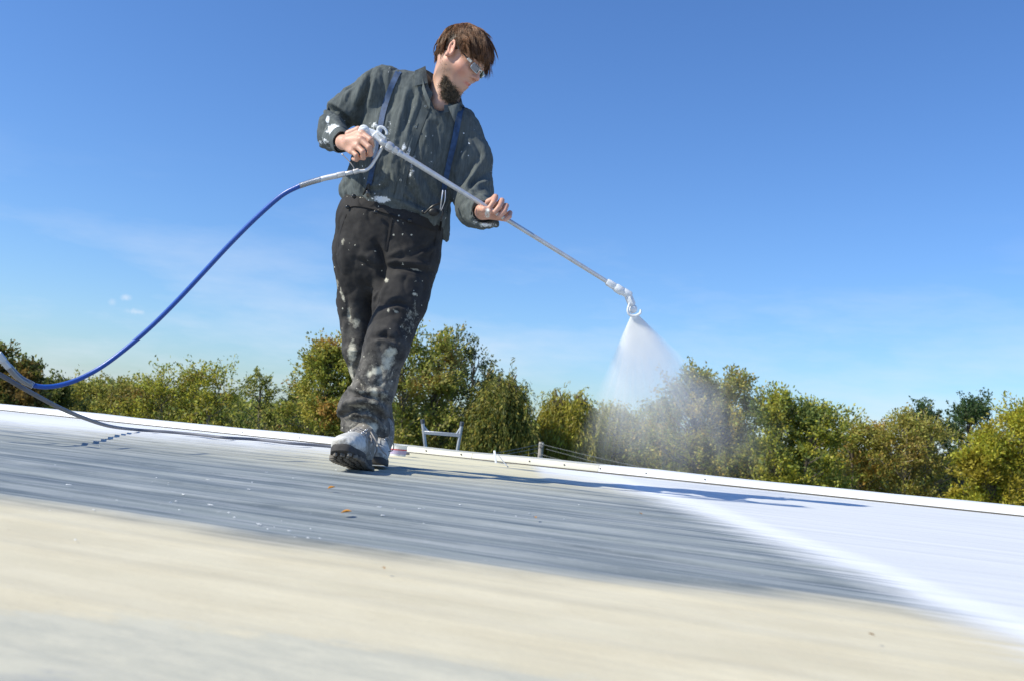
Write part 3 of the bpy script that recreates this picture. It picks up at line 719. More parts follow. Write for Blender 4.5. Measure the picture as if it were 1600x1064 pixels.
T('dense tree just past the right edge of the picture', 1720, 600, 90, 31, GR, [], 120, 120, .14, .2, seed=20)
T('dense tree just past the left edge of the picture', -110, 540, 90, 30, DK + GR, [], 120, 120, .14, .2, seed=21)

# brush between and below the trees: one countless mass
n = 110000
xx = RNG.uniform(-26, 30, n); yy = RNG.uniform(30, 37, n) ; hz = np.abs(RNG.random(n)) ** 1.3
top_ = 3.3 + 1.3 * pnoise(np.stack([xx, xx * 0, yy * .3], 1), .35) + .5 * pnoise(np.stack([xx, yy, xx * 0], 1), 1.3)
gapx = np.array(P(836, 640, 34))[0]
top_ = top_ - 2.2 * np.exp(-((xx - gapx) / 1.3) ** 2)
C_ = np.stack([xx, yy, GZ + hz * top_], 1)
col = palette(n, GR + OL + DK + [(.14, .12, .06)], .35)
brush = leaves('undergrowth', C_, np.tile([[0, 0, 1.0]], (n, 1)), .14, col, None, .45, .8); tag(brush, 'tangled brush and saplings filling the space under the trees', 'undergrowth', kind='stuff')
# far wood
n = 40000
xx = RNG.uniform(-130, 150, n); yy = RNG.uniform(108, 125, n); tp = 5.2 + 1.5 * pnoise(np.stack([xx, yy * 0, yy * 0], 1), .12)
C_ = np.stack([xx, yy, GZ + RNG.random(n) * tp], 1)
fw = leaves('far_wood', C_, np.tile([[0, 0, 1.0]], (n, 1)), .75, palette(n, GR + DK, .3), None, .8, .8); tag(fw, 'low distant wood along the horizon', 'wood', kind='stuff')
# ================================================================== the man
def V3(a): return Vector(a)
def cv(r, a, u): return CR * r + CF * a + CU * u        # right, away, up as the camera sees them
root_p = empty('person', tuple(G(575, 735)))
tag(root_p, 'man in grey green work shirt and paint stained black trousers walking with a spray wand', 'person')

m_skin = mat('skin', (.62, .36, .255), .5, bump=.0004, bscale=300, var=.06, vscale=30)
_b = m_skin.node_tree.nodes['Principled BSDF']; _b.inputs['Subsurface Weight'].default_value = .12; _b.inputs['Subsurface Radius'].default_value = (.01, .004, .002); _b.inputs['Subsurface Scale'].default_value = .6
t = m_skin.node_tree; at = N(t, 'ShaderNodeAttribute', attribute_name='blush'); mi = N(t, 'ShaderNodeMix', data_type='RGBA')
src = _b.inputs['Base Color'].links[0].from_socket; t.links.new(src, mi.inputs['A']); mi.inputs['B'].default_value = (.62, .22, .16, 1); t.links.new(at.outputs['Fac'], mi.inputs['Factor'])
at2 = N(t, 'ShaderNodeAttribute', attribute_name='stubble'); mi2 = N(t, 'ShaderNodeMix', data_type='RGBA'); t.links.new(mi.outputs['Result'], mi2.inputs['A']); mi2.inputs['B'].default_value = (.20, .13, .09, 1); t.links.new(at2.outputs['Fac'], mi2.inputs['Factor'])
t.links.new(mi2.outputs['Result'], _b.inputs['Base Color'])
paint_mix(m_skin, (.75, .74, .70), 'paint', 120)

# --- head frame
HF = cv(.70, -.42, -.58).normalized()
HU = cv(.58, -.06, .80); HU = (HU - HF * HU.dot(HF)).normalized()
HR = HF.cross(HU).normalized()                          # towards his right ear
HO = P(721, 93, 3.76)
def H(a, r, u): return HO + HF * a + HR * r + HU * u
HAX = (HF, HR, HU)
NECK = P(691, 168, 3.79)

lo = np.min([list(P(480, 30, 3.35)), list(P(830, 420, 3.35)), list(P(480, 420, 4.05)), list(P(830, 30, 4.05)), list(P(480, 420, 3.35))], 0) + np.array([-.02, 0, 0])
hi = np.max([list(P(480, 30, 4.05)), list(P(830, 30, 4.05)), list(P(830, 30, 3.35))], 0) + .02
hi[0] = P(830, 300, 3.4).x
bf = Field(lo, hi, .003)
bf.ell(H(-.012, 0, .040), HAX, (.098, .077, .088), .01)
bf.ell(H(.030, 0, -.022), HAX, (.068, .060, .088), .03)
for sg in (-1, 1):
    bf.cap(H(-.002, .052 * sg, -.045), H(.058, .020 * sg, -.098), .022, .018, .03)
    bf.ell(H(.055, .042 * sg, -.028), HAX, (.026, .022, .022), .025)
    bf.cap(H(.082, .010 * sg, .022), H(.070, .045 * sg, .018), .012, .012, .015)
bf.cap(H(.070, 0, -.100), H(.076, 0, -.094), .018, .017, .02)
bf.cap(H(.060, 0, -.05), H(.080, 0, -.075), .028, .018, .02)
for sg in (-1, 1): bf.ell(H(.100, .034 * sg, .000), HAX, (.022, .019, .013), .016, 'sub')
for sg in (-1, 1): bf.ell(H(.077, .033 * sg, -.001), HAX, (.0125, .014, .012), .004)
bf.cap(H(.088, 0, .012), H(.112, 0, -.026), .007, .010, .010)
bf.ell(H(.113, 0, -.030), HAX, (.011, .010, .009), .008)
for sg in (-1, 1):
    bf.ell(H(.101, .013 * sg, -.034), HAX, (.011, .0065, .008), .006)
    bf.ell(H(.107, .007 * sg, -.042), HAX, (.006, .0035, .004), .002, 'sub')
bf.chain([H(.083, .026, -.0655), H(.094, .010, -.0615), H(.096, 0, -.063), H(.094, -.010, -.0615), H(.083, -.026, -.0655)], [.003, .0055, .005, .0055, .003], .006)
bf.chain([H(.083, .022, -.069), H(.092, .008, -.0745), H(.092, -.008, -.0745), H(.083, -.022, -.069)], [.003, .0065, .0065, .003], .006)
bf.chain([H(.088, .027, -.0675), H(.099, .009, -.0675), H(.099, -.009, -.0675), H(.088, -.027, -.0675)], [.002, .0022, .0022, .002], .003, 'sub')
for sg in (-1, 1):                                      # ears
    eu = (HU * .90 - HF * .42).normalized(); ea = (HF * .90 + HU * .42 + HR * .36 * sg).normalized(); er = ea.cross(eu).normalized()
    c = H(-.008, .080 * sg, .002)
    bf.ell(c, (ea, er, eu), (.0195, .009, .037), .005)
    bf.ell(c + HR * .007 * sg + HF * .001 + HU * .004, (ea, er, eu), (.0110, .007, .024), .003, 'sub')
    bf.ell(c + HR * .006 * sg - HU * .030 + HF * .003, (ea, er, eu), (.010, .006, .010), .004)
    bf.ell(c + HR * .004 * sg + HF * .004 + HU * .012, (ea, er, eu), (.004, .004, .012), .002)
# neck, shoulders, trunk and arms under the shirt
bf.cap(H(-.030, 0, -.030), NECK, .058, .062, .03)
bf.cap(H(-.015, 0, -.080), P(686, 166, 3.745), .034, .034, .02)
SH_R, SH_L = P(596, 138, 3.79), P(720, 200, 3.82)
bf.cap(SH_R, SH_L, .055, .055, .04); bf.cap(P(668, 215, 3.82), P(640, 290, 3.80), .08, .12, .05); bf.cap(P(640, 290, 3.80), P(615, 340, 3.80), .12, .12, .03)
ELB_R, WR_R = P(512, 192, 3.84), P(536, 223, 3.545)
ELB_L, WR_L = P(737, 306, 3.78), P(754, 332, 3.53)
for (s_, e_, w_) in ((SH_R, ELB_R, WR_R), (SH_L, ELB_L, WR_L)):
    bf.cap(s_, e_, .046, .028, .03); bf.cap(e_, w_, .028, .024, .01)
# right hand, closed round the gun's grip
mc = [P(566, 209, 3.475), P(564, 219, 3.458), P(558, 229, 3.462), P(550, 237, 3.478)]
for q in mc: bf.cap(WR_R, q, .0215, .0135, .012)
bf.cap(P(545, 222, 3.50), P(560, 220, 3.485), .022, .020, .012)
fg = [([P(566, 209, 3.475), P(579, 219, 3.452), P(581, 228, 3.470), P(574, 232, 3.492)], .0102),
      ([P(564, 219, 3.458), P(577, 231, 3.438), P(579, 241, 3.458), P(571, 243, 3.482)], .0106),
      ([P(558, 229, 3.462), P(567, 238, 3.442), P(568, 247, 3.462), P(561, 247, 3.484)], .0100),
      ([P(550, 237, 3.478), P(557, 243, 3.458), P(557, 250, 3.474), P(552, 249, 3.49)], .0088)]
for pts, r in fg: bf.chain(pts, [r * 1.12, r, r * .95, r * .85], .0035)
bf.chain([P(545, 210, 3.51), P(560, 203, 3.50), P(572, 206, 3.51)], [.015, .012, .010], .006)
# left hand, palm up round the wand
mcl = [P(765, 318, 3.525), P(773, 326, 3.53), P(780, 334, 3.53), P(786, 341, 3.525)]
for q in mcl: bf.cap(WR_L, q, .022, .013, .012)
fl = [([P(765, 318, 3.525), P(774, 308, 3.49), P(771, 317, 3.455), P(765, 325, 3.450)], .0105),
      ([P(773, 326, 3.53), P(784, 314, 3.49), P(780, 324, 3.453), P(773, 332, 3.448)], .0105),
      ([P(780, 334, 3.53), P(791, 322, 3.49), P(788, 331, 3.456), P(780, 339, 3.452)], .0100),
      ([P(786, 341, 3.525), P(797, 333, 3.50), P(796, 339, 3.468), P(789, 344, 3.462)], .0088)]
for pts, r in fl: bf.chain(pts, [r * 1.1, r, r * .95, r * .88], .003)
bf.cap(P(763, 316, 3.50), P(774, 310, 3.485), .012, .010, .004)
bf.chain([P(752, 332, 3.52), P(751, 327, 3.475), P(757, 328, 3.452), P(765, 331, 3.447)], [.017, .0135, .0115, .0095], .006)
# nails
for c in (P(765, 330, 3.438),): bf.ell(c, (CR, CF, CU), (.007, .0035, .006), .001)
V, Q = bf.mesh(); V = relax(V, Q, 2, .5); Nn = vnormals(V, Q)
body = mesh_obj('body', V, Q, m_skin, root_p, True)
x, y, d = project(V)
hl = (V - np.array(HO)) @ np.array([list(HF), list(HR), list(HU)]).T
blush = np.exp(-(((hl[:, 0] - .055) / .036) ** 2 + ((np.abs(hl[:, 1]) - .045) / .035) ** 2 + ((hl[:, 2] + .038) / .034) ** 2)) * .70
blush = np.maximum(blush, np.exp(-(((hl[:, 0] - .113) / .018) ** 2 + (hl[:, 1] / .02) ** 2 + ((hl[:, 2] + .03) / .02) ** 2)) * .55)
lips = np.exp(-((hl[:, 2] + .068) / .0085) ** 4 - (hl[:, 1] / .023) ** 4) * sstep(hl[:, 0], .078, .086); blush = np.maximum(blush, lips * .9)
ear = (np.abs(hl[:, 1]) > .074) & (np.abs(hl[:, 2]) < .05) & (np.abs(hl[:, 0]) < .05); blush = np.maximum(blush, ear * .40)
blush = np.maximum(blush, ((x > 740) & (y > 290)) * .22 + ((x < 600) & (y > 190)) * .10)
stub = np.exp(-(((hl[:, 2] + .075 - .5 * (hl[:, 0] - .03)) / .03) ** 2)) * (hl[:, 0] > -.03) * sstep(hl[:, 0], .078, .025) * (np.abs(hl[:, 1]) > .018) * .75 * sstep(hl[:, 2], -.02, -.05)
point_attr(body, 'blush', blush); point_attr(body, 'stubble', np.clip(stub, 0, 1) * (y < 190))
pa = np.exp(-(((x - 761) / 6) ** 2 + ((y - 337) / 9) ** 2)) + .8 * np.exp(-(((x - 777) / 3) ** 2 + ((y - 328) / 3) ** 2)) + .9 * np.exp(-(((x - 762) / 4) ** 2 + ((y - 329) / 4) ** 2))
point_attr(body, 'paint', pa * .62 * (y > 290))

# --- hair
m_hair = bpy.data.materials.new('brown_hair'); m_hair.use_nodes = True; t = m_hair.node_tree; b = t.nodes['Principled BSDF']
at = N(t, 'ShaderNodeAttribute', attribute_name='Col'); t.links.new(at.outputs['Color'], b.inputs['Base Color']); b.inputs['Roughness'].default_value = .5; b.inputs['Specular IOR Level'].default_value = .35
hfield = Field(np.array(HO) - .17, np.array(HO) + .17, .004)
hfield.ell(H(-.016, 0, .040), HAX, (.106, .085, .092), .01)
hfield.cap(H(-.075, .03, .0), H(-.088, .02, -.035), .028, .02, .03); hfield.cap(H(-.075, -.03, .0), H(-.088, -.02, -.035), .028, .02, .03)
hfield.plane(H(.055, 0, .035), (HF * .75 - HU * .66), 0)
hfield.plane(H(-.02, 0, -.012), (-HU * .80 + HF * .60), 0)
V, Q = hfield.mesh(); V = relax(V, Q, 3); Nn = vnormals(V, Q)
V = V + Nn * (.004 * pnoise(V, 38) + .003 * pnoise(V, 90))[:, None]
hc = mesh_obj('hair', V, Q, m_hair, root_p, True)
cN = pnoise(V, 60)[:, None] * .25 + 1; color_attr(hc, 'Col', np.array([[.045, .023, .012]]) * cN)
HELL = np.array([.107, .086, .092]); HC_ = np.array([-.016, 0, .040])
def hair_world(l): return np.array(HO) + l[:, 0:1] * np.array(HF) + l[:, 1:2] * np.array(HR) + l[:, 2:3] * np.array(HU)
gl = np.array([Vector((0, 0, -1)).dot(HF), Vector((0, 0, -1)).dot(HR), Vector((0, 0, -1)).dot(HU)])
def strand_mesh(name, paths, r0, cols, parent, material, seg=3):
    """paths (n,k,3) in world space; every strand a thin tapered tube"""
    n, k, _ = paths.shape
    T_ = np.gradient(paths, axis=1); T_ /= np.maximum(np.linalg.norm(T_, axis=2), 1e-9)[..., None]
    ref = np.array(CF)[None, None] + np.zeros_like(T_); A = np.cross(T_, ref); A /= np.maximum(np.linalg.norm(A, axis=2), 1e-9)[..., None]; B = np.cross(T_, A)
    tp = (1 - np.linspace(0, 1, k) ** 2.5 * .85)[None, :, None] * (r0[:, None, None] if np.ndim(r0) else r0)
    Vs = [paths + (A * math.cos(2 * math.pi * j / seg) + B * math.sin(2 * math.pi * j / seg)) * tp for j in range(seg)]
    V = np.stack(Vs, 2).reshape(-1, 3)
    idx = np.arange(n * k * seg).reshape(n, k, seg); Qs = []
    for j in range(seg):
        j2 = (j + 1) % seg; Qs.append(np.stack([idx[:, :-1, j], idx[:, :-1, j2], idx[:, 1:, j2], idx[:, 1:, j]], -1).reshape(-1, 4))
    o = mesh_obj(name, V, np.concatenate(Qs), material, parent, True)
    color_attr(o, 'Col', np.repeat(cols, k * seg, 0)); return o
ns_ = 12000
dirs = RNG.normal(size=(ns_ * 3, 3)); dirs /= np.linalg.norm(dirs, axis=1)[:, None]
def hair_ok(l):
    fr = (l[:, 0] - .058) * .75 - (l[:, 2] - .040) * .66 < 0
    lowr = -(l[:, 2] + .004) * .8 + (l[:, 0] + .02) * .6 < 0
    ear = (np.abs(l[:, 1]) > .06) & (np.hypot(l[:, 0] + .012, l[:, 2] - .004) < .042)
    return fr & lowr & ~ear
rootsl = HC_ + dirs * HELL * .97; k_ = hair_ok(rootsl); rootsl = rootsl[k_][:ns_]; n = len(rootsl)
crown = np.array([-.070, .012, .115])
ncl = 420; seeds = rootsl[RNG.integers(0, n, ncl)]
cid_ = np.argmin(((rootsl[:, None, :] - seeds[None]) ** 2).sum(2), 1)
cl_off = RNG.normal(size=(ncl, 3)) * .35; cl_len = RNG.uniform(.8, 1.25, ncl); cl_col = RNG.uniform(.55, 1.6, ncl)
Ln = np.where(rootsl[:, 0] > .0, .088, .075) * cl_len[cid_] * RNG.uniform(.85, 1.1, n)
Ln = np.where((np.abs(rootsl[:, 1]) > .05) & (rootsl[:, 2] < .085) & (rootsl[:, 0] > -.045), Ln * (.25 + .75 * sstep(rootsl[:, 2], .02, .085)), Ln)
Ln = np.where(rootsl[:, 0] > .03, Ln * .74, Ln)
Ln = np.where(rootsl[:, 0] < -.06, Ln * .75, Ln)
kk = 9; pth = np.zeros((n, kk, 3)); p_ = rootsl.copy()
dv = rootsl - crown; dv[:, 0] += .02
dv /= np.linalg.norm(dv, axis=1)[:, None]; dv += cl_off[cid_] * .6
for i in range(kk):
    pth[:, i] = p_
    e = (p_ - HC_) / HELL; nn_ = e / HELL; nn_ /= np.linalg.norm(nn_, axis=1)[:, None]; lev = np.linalg.norm(e, axis=1)
    dd = dv + gl * (.10 + np.where(rootsl[:, 0] > .02, .11, .05) * i)[:, None] + (seeds[cid_] - rootsl) * 6 * (i / kk)
    surf_ = dd - nn_ * np.minimum((dd * nn_).sum(1), 0)[:, None] * 1.0
    inward = (dd * nn_).sum(1) > 0
    surf_ = surf_ - nn_ * (np.where(inward, (dd * nn_).sum(1), 0) * .75)[:, None]
    surf_ /= np.linalg.norm(surf_, axis=1)[:, None]
    p_ = p_ + surf_ * (Ln / (kk - 1))[:, None]
    e = (p_ - HC_) / HELL; lev = np.linalg.norm(e, axis=1); off = 1.0 + .02 + .09 * (i / kk) * (cl_len[cid_] - .45) * np.where(rootsl[:, 0] > -.01, 1.7, 1.0) + (n % 7) * .0
    fix = lev < off; p_[fix] = HC_ + e[fix] / lev[fix][:, None] * off if np.isscalar(off) else HC_ + e[fix] / lev[fix][:, None] * off[fix][:, None] * HELL
col = np.array([[.155, .074, .034]]) * (cl_col[cid_] * RNG.uniform(.75, 1.3, n))[:, None]
# keep the ear clear, let the locks wander
tcl = np.linspace(0, 1, kk)[None, :, None]
pth = pth + .006 * np.sin(tcl * 5 + cl_len[cid_][:, None, None] * 40) * cl_off[cid_][:, None, :] * 2 * tcl
bad = ((np.abs(pth[:, :, 1]) > .055) & (np.hypot(pth[:, :, 0] + .014, pth[:, :, 2] - .000) < .033)).any(1)
pth = pth[~bad]; cid_ = cid_[~bad]; n = len(pth)
col = col[~bad] * np.where(RNG.random(n) < .12, 1.7, 1.0)[:, None]
W_ = hair_world(pth.reshape(-1, 3)).reshape(n, kk, 3)
strand_mesh('hair_strands', W_, RNG.uniform(.0006, .0011, n), col, root_p, m_hair)

# --- beard: a curly mass along and under the jaw
m_beard = m_hair
bc = Field(np.array(H(.03, 0, -.12)) - .13, np.array(H(.03, 0, -.12)) + .13, .004)
bc.ell(H(.046, .004, -.120), HAX, (.036, .038, .030), .02); bc.ell(H(.054, 0, -.152), HAX, (.031, .032, .027), .02)
for s2 in (-1, 1): bc.chain([H(.022, .046 * s2, -.098), H(.040, .030 * s2, -.114)], [.004, .018], .015)
V, Q = bc.mesh(); V = relax(V, Q, 2); Nn = vnormals(V, Q); V = V + Nn * (.007 * pnoise(V, 60) + .004 * pnoise(V, 130))[:, None]
bcore = mesh_obj('beard', V, Q, m_hair, root_p, True); color_attr(bcore, 'Col', np.array([[.075, .058, .042]]) * (1 + .5 * pnoise(V, 160)[:, None]))
bi = RNG.integers(0, len(V), 6500); nb2 = len(bi); kk = 7; pth = np.zeros((nb2, kk, 3)); p_ = V[bi].copy(); db = Nn[bi] * .9 + np.array([0, 0, -.5]) + RNG.normal(size=(nb2, 3)) * .4
for i in range(kk):
    pth[:, i] = p_; db = db * .8 + RNG.normal(size=(nb2, 3)) * .55 + np.array([0, 0, -.08]); p_ = p_ + db / np.linalg.norm(db, axis=1)[:, None] * (RNG.uniform(.012, .026, nb2) / (kk - 1))[:, None]
strand_mesh('beard_curls', pth, RNG.uniform(.0005, .0009, nb2), np.array([[.135, .105, .075]]) * RNG.uniform(.4, 1.9, nb2)[:, None], bcore, m_hair)
nb = 650
u = RNG.random(nb); sgn = RNG.choice([-1, 1], nb)
jaw = lambda u: np.stack([-.002 + .064 * u, (.054 * (1 - u) ** .7 + .012 * (1 - u)) * sgn, -.050 - .058 * u], 1)
rb = jaw(u ** .8); rb += RNG.normal(size=(nb, 3)) * np.array([.009, .010, .009]) ; rb[:, 0] -= .010 * u; rb[:, 2] -= .006 * u
lb = (.008 + .022 * u ** 1.4) * RNG.uniform(.6, 1.15, nb)
db = np.stack([.10 + .0 * u, sgn * .12 * (1 - u) + .0 * u, -.95 + 0 * u], 1) + gl * .5 + RNG.normal(size=(nb, 3)) * .38
kk = 8; pth = np.zeros((nb, kk, 3)); p_ = rb.copy()
for i in range(kk):
    pth[:, i] = p_; db = db + RNG.normal(size=(nb, 3)) * .55; db = db * .85 + .15 * gl * 1.2 + .12 * np.array([-.0, 0, -1])
    q = db / np.linalg.norm(db, axis=1)[:, None]; p_ = p_ + q * (lb / (kk - 1))[:, None]
W_ = hair_world(pth.reshape(-1, 3)).reshape(nb, kk, 3)
strand_mesh('sideburn', W_, RNG.uniform(.0004, .0007, nb), np.array([[.17, .12, .08]]) * RNG.uniform(.5, 1.7, nb)[:, None], root_p, m_beard)
# eyebrows
for sg in (1, -1):
    nb2 = 120; pth = np.zeros((nb2, 4, 3)); s_ = RNG.random(nb2)
    base = np.stack([.094 - .014 * s_, (.012 + .036 * s_) * sg, .022 + .004 * np.sin(s_ * 3)], 1) + RNG.normal(size=(nb2, 3)) * .0018
    for i in range(4): pth[:, i] = base + np.array([[.001, .0035 * sg, .001]]) * i
    strand_mesh('eyebrow', hair_world(pth.reshape(-1, 3)).reshape(nb2, 4, 3), .0006, np.tile([[.08, .045, .03]], (nb2, 1)), root_p, m_hair)

# --- sunglasses
m_lens = mat('mirrored_grey_lens', (.16, .17, .19), .08, .75); m_frame = mat('dark_frame', (.02, .02, .022), .3); m_silver = mat('silver_hinge', (.75, .75, .76), .28, .9)
sg_root = MB()
sg_root.tube([H(.106, .008, .002), H(.110, 0, .006), H(.106, -.008, .002)], .002, 6, 4)
sgo = sg_root.build('sunglasses', m_silver, root_p)
for sg in (1, -1):
    mb = MB(); n = 16; ring = []
    for i in range(n):
        a = 2 * math.pi * i / n; ca, sa = math.cos(a), math.sin(a)
        rr = .008 + .0215 * (np.sign(ca) * abs(ca) ** .42 + 1); uu = -.001 + .0130 * np.sign(sa) * abs(sa) ** .5
        ring.append(H(.106 - .30 * max(0, rr - .012) ** 1.0 - .0, rr * sg, uu - .002))
    c = sum(ring, Vector()) / n + HF * .003
    mb.add(ring + [c] + [q - HF * .002 for q in ring] + [c - HF * .002], [(i, (i + 1) % n, n) for i in range(n)] + [(n + 1 + (i + 1) % n, n + 1 + i, 2 * n + 1) for i in range(n)] + [(i, n + 1 + i, n + 1 + (i + 1) % n, (i + 1) % n) for i in range(n)])
    mb.build('lens', m_lens, sgo, True, 60)
    mb = MB(); mb.tube(ring + [ring[0]], .0011, 5, cap=False); mb.build('rim', m_silver, sgo)
    mb = MB(); hgA = H(.090, .058 * sg, .003); hgB = H(.074, .071 * sg, .006); dn = (hgB - hgA).normalized(); up2 = (HU - dn * HU.dot(dn)).normalized()
    mb.box((hgA + hgB) / 2, (dn, up2, dn.cross(up2)), ((hgB - hgA).length / 2, .0058, .0028), .0015); mb.build('hinge', m_silver, sgo, True)
    mb = MB(); mb.tube([hgB, H(.035, .079 * sg, .012), H(.010, .082 * sg, .022), H(-.004, .082 * sg, .030)], [.0028, .0026, .0024, .002], 6, 4); mb.build('temple', m_frame, sgo)

# ------------------------------------------------------------------ shirt
m_shirt = mat('grey_green_shirt_cloth', (.094, .108, .108), .85, spec=.25, bump=.0007, bscale=420, var=.12, vscale=14)
t = m_shirt.node_tree; b = t.nodes['Principled BSDF']
# slubby vertical threads woven into the cloth
_g = N(t, 'ShaderNodeNewGeometry'); _m = N(t, 'ShaderNodeMapping'); _m.inputs['Scale'].default_value = (1, 1, .07); _m.inputs['Rotation'].default_value = (0, R_(-12), 0); t.links.new(_g.outputs['Position'], _m.inputs['Vector'])
_n = N(t, 'ShaderNodeTexNoise'); _n.inputs['Scale'].default_value = 150; _n.inputs['Detail'].default_value = 3; t.links.new(_m.outputs[0], _n.inputs['Vector'])
_r = N(t, 'ShaderNodeMapRange'); _r.inputs['From Min'].default_value = .35; _r.inputs['From Max'].default_value = .65; _r.inputs['To Min'].default_value = .84; _r.inputs['To Max'].default_value = 1.18; t.links.new(_n.outputs[0], _r.inputs['Value'])
_v = N(t, 'ShaderNodeVectorMath', operation='SCALE'); t.links.new(b.inputs['Base Color'].links[0].from_socket, _v.inputs[0]); t.links.new(_r.outputs[0], _v.inputs['Scale']); t.links.new(_v.outputs[0], b.inputs['Base Color'])
paint_mix(m_shirt, (.80, .83, .86), 'paint', 70, .02, 75)
lo = np.array([P(478, 200, 3.4).x - .02, 3.25, P(600, 400, 3.4).z - .02]); hi = np.array([P(785, 200, 4.05).x + .05, 4.12, P(700, 85, 4.0).z + .02])
sf = Field(lo, hi, .0045)
bx = (CR * .90 - CU * .42).normalized()               # across the chest, tipped with the shoulders
sf.cap(P(600, 138, 3.79), P(650, 154, 3.80), .081, .094, .03)
sf.cap(P(655, 158, 3.80), P(715, 207, 3.82), .082, .074, .03)
sf.cap(P(652, 203, 3.80), P(640, 245, 3.80), .188, .198, .05, flat=(CF, .70))
sf.cap(P(640, 245, 3.80), P(618, 296, 3.79), .200, .198, .05, flat=(CF, .70))
sf.cap(P(592, 150, 3.80), P(590, 200, 3.80), .07, .06, .05)
sf.cap(P(545, 296, 3.79), P(560, 318, 3.79), .035, .022, .05)
sf.cap(P(590, 316, 3.75), P(670, 340, 3.75), .070, .060, .04)
sf.cap(P(686, 290, 3.80), P(691, 360, 3.82), .046, .032, .03)
sf.cap(P(690, 340, 3.78), P(697, 374, 3.80), .026, .014, .02)
# sleeves
sf.chain([P(596, 138, 3.79), P(552, 166, 3.80), P(513, 190, 3.83)], [.080, .067, .061], .03)
sf.chain([P(512, 193, 3.83), P(516, 208, 3.72), P(534, 221, 3.585)], [.068, .064, .043], .02)
sf.chain([P(718, 200, 3.82), P(736, 250, 3.80), P(738, 296, 3.77)], [.078, .080, .081], .03)
sf.chain([P(737, 304, 3.77), P(742, 326, 3.69), P(754, 335, 3.58)], [.078, .072, .056], .02)
sf.cap(P(752, 345, 3.60), P(772, 350, 3.56), .028, .018, .02)
# open sleeve ends and neck hole
sf.cap(P(534, 221, 3.55), P(541, 226, 3.50), .034, .036, .004, 'sub')
sf.cap(P(757, 331, 3.54), P(772, 330, 3.48), .042, .048, .006, 'sub')
sf.cap(P(686, 150, 3.76), P(698, 108, 3.76), .056, .080, .006, 'sub')
sf.cap(P(687, 160, 3.70), P(704, 128, 3.62), .036, .060, .008, 'sub')
V, Q = sf.mesh(); V = relax(V, Q, 2); Nn = vnormals(V, Q)
rdg = lambda X, s_, o_: np.clip(1 - np.abs(pnoise(X, s_, o_)) * 3.2, 0, 1) ** 1.5
Vw_ = V + .02 * np.stack([pnoise(V, 9, 1), pnoise(V, 9, 2), pnoise(V, 9, 3)], 1)
amp = .0030 * pnoise(V * np.array([1, 1, .5]), 11) - .0062 * rdg(Vw_ * np.array([1, 1, .28]), 15, 4) + .0026 * rdg(Vw_ * np.array([1, 1, .35]), 30, 7) + .0008 * pnoise(V, 70, 9)
V = V + Nn * amp[:, None]
# folds drawn from the photograph: (points, half width px, height m)
SF = [
 ([(490, 172), (505, 166), (525, 173), (540, 186), (548, 200)], 5, -.020), ([(492, 180), (510, 175), (528, 184), (538, 198)], 5, .012), ([(500, 162), (520, 163), (545, 180), (556, 192)], 5, .010),
 ([(580, 112), (572, 140), (564, 165), (560, 196)], 5, -.022), ([(572, 118), (560, 150), (548, 180)], 5, .012), ([(590, 112), (583, 140), (574, 180)], 5, .012),
 ([(555, 125), (545, 150), (535, 172)], 4, -.006), ([(600, 112), (597, 150), (590, 180)], 4, -.006),
 ([(505, 196), (515, 210), (520, 230)], 3, -.008), ([(493, 200), (508, 218), (516, 232)], 3, .006), ([(510, 190), (525, 198), (534, 208)], 3, -.010), ([(505, 185), (522, 190), (538, 205)], 3, .007),
 ([(638, 128), (632, 165), (618, 215), (612, 250)], 5, .009), ([(646, 138), (640, 170), (628, 210)], 4, -.010), ([(655, 140), (652, 165), (640, 195), (632, 230)], 4, .008),
 ([(622, 132), (612, 170), (604, 215)], 4, -.008), ([(668, 168), (652, 196), (636, 245), (625, 300)], 3, .007), ([(672, 172), (657, 200), (641, 250), (630, 305)], 3, -.008),
 ([(668, 180), (664, 205), (668, 235)], 6, .008), ([(678, 184), (692, 196), (700, 215)], 7, .010), ([(676, 195), (680, 225), (676, 255)], 5, -.009), ([(690, 210), (688, 240), (680, 270)], 5, .007),
 ([(700, 230), (690, 275), (688, 310)], 5, -.010), ([(572, 290), (590, 290), (602, 280), (606, 262)], 4, .009), ([(570, 298), (590, 297), (606, 290), (612, 268)], 3, -.009),
 ([(612, 262), (615, 285), (612, 305)], 4, .008), ([(640, 262), (650, 285), (662, 315)], 5, .011), ([(628, 270), (640, 300), (664, 326)], 4, -.010), ([(655, 258), (668, 285), (682, 315)], 4, -.010), ([(668, 260), (680, 285), (690, 310)], 4, .008),
 ([(545, 250), (550, 275), (560, 298)], 5, .010), ([(558, 250), (566, 275), (566, 300)], 4, -.010), ([(530, 300), (545, 285), (556, 262)], 4, -.006), ([(600, 240), (596, 262), (582, 280)], 4, -.008),
 ([(600, 305), (630, 318), (664, 334), (684, 338)], 4, .010), ([(610, 300), (650, 318), (680, 330)], 3, -.008),
 ([(735, 222), (726, 240), (716, 268)], 6, .012), ([(722, 215), (716, 240), (710, 262)], 4, -.010), ([(758, 243), (742, 270), (722, 302)], 4, .013), ([(748, 242), (732, 268), (716, 290)], 5, -.013), ([(770, 282), (748, 290), (726, 308)], 4, .013), ([(768, 266), (745, 280), (722, 310)], 4, -.012),
 ([(752, 300), (735, 306), (716, 322)], 4, -.010), ([(760, 306), (742, 314), (722, 330)], 4, .010), ([(764, 318), (744, 322), (730, 340)], 3, -.008), ([(755, 225), (757, 245), (765, 268)], 4, .006), ([(742, 348), (756, 352), (772, 352)], 3, .006), ([(736, 330), (742, 345), (756, 356)], 3, -.006),
 ([(694, 330), (698, 350), (696, 372)], 3, -.006), ([(660, 120), (654, 145), (652, 160)], 3, .004), ([(596, 160), (588, 200), (586, 232)], 4, .006), ([(620, 225), (604, 240), (588, 246)], 4, -.006),
]
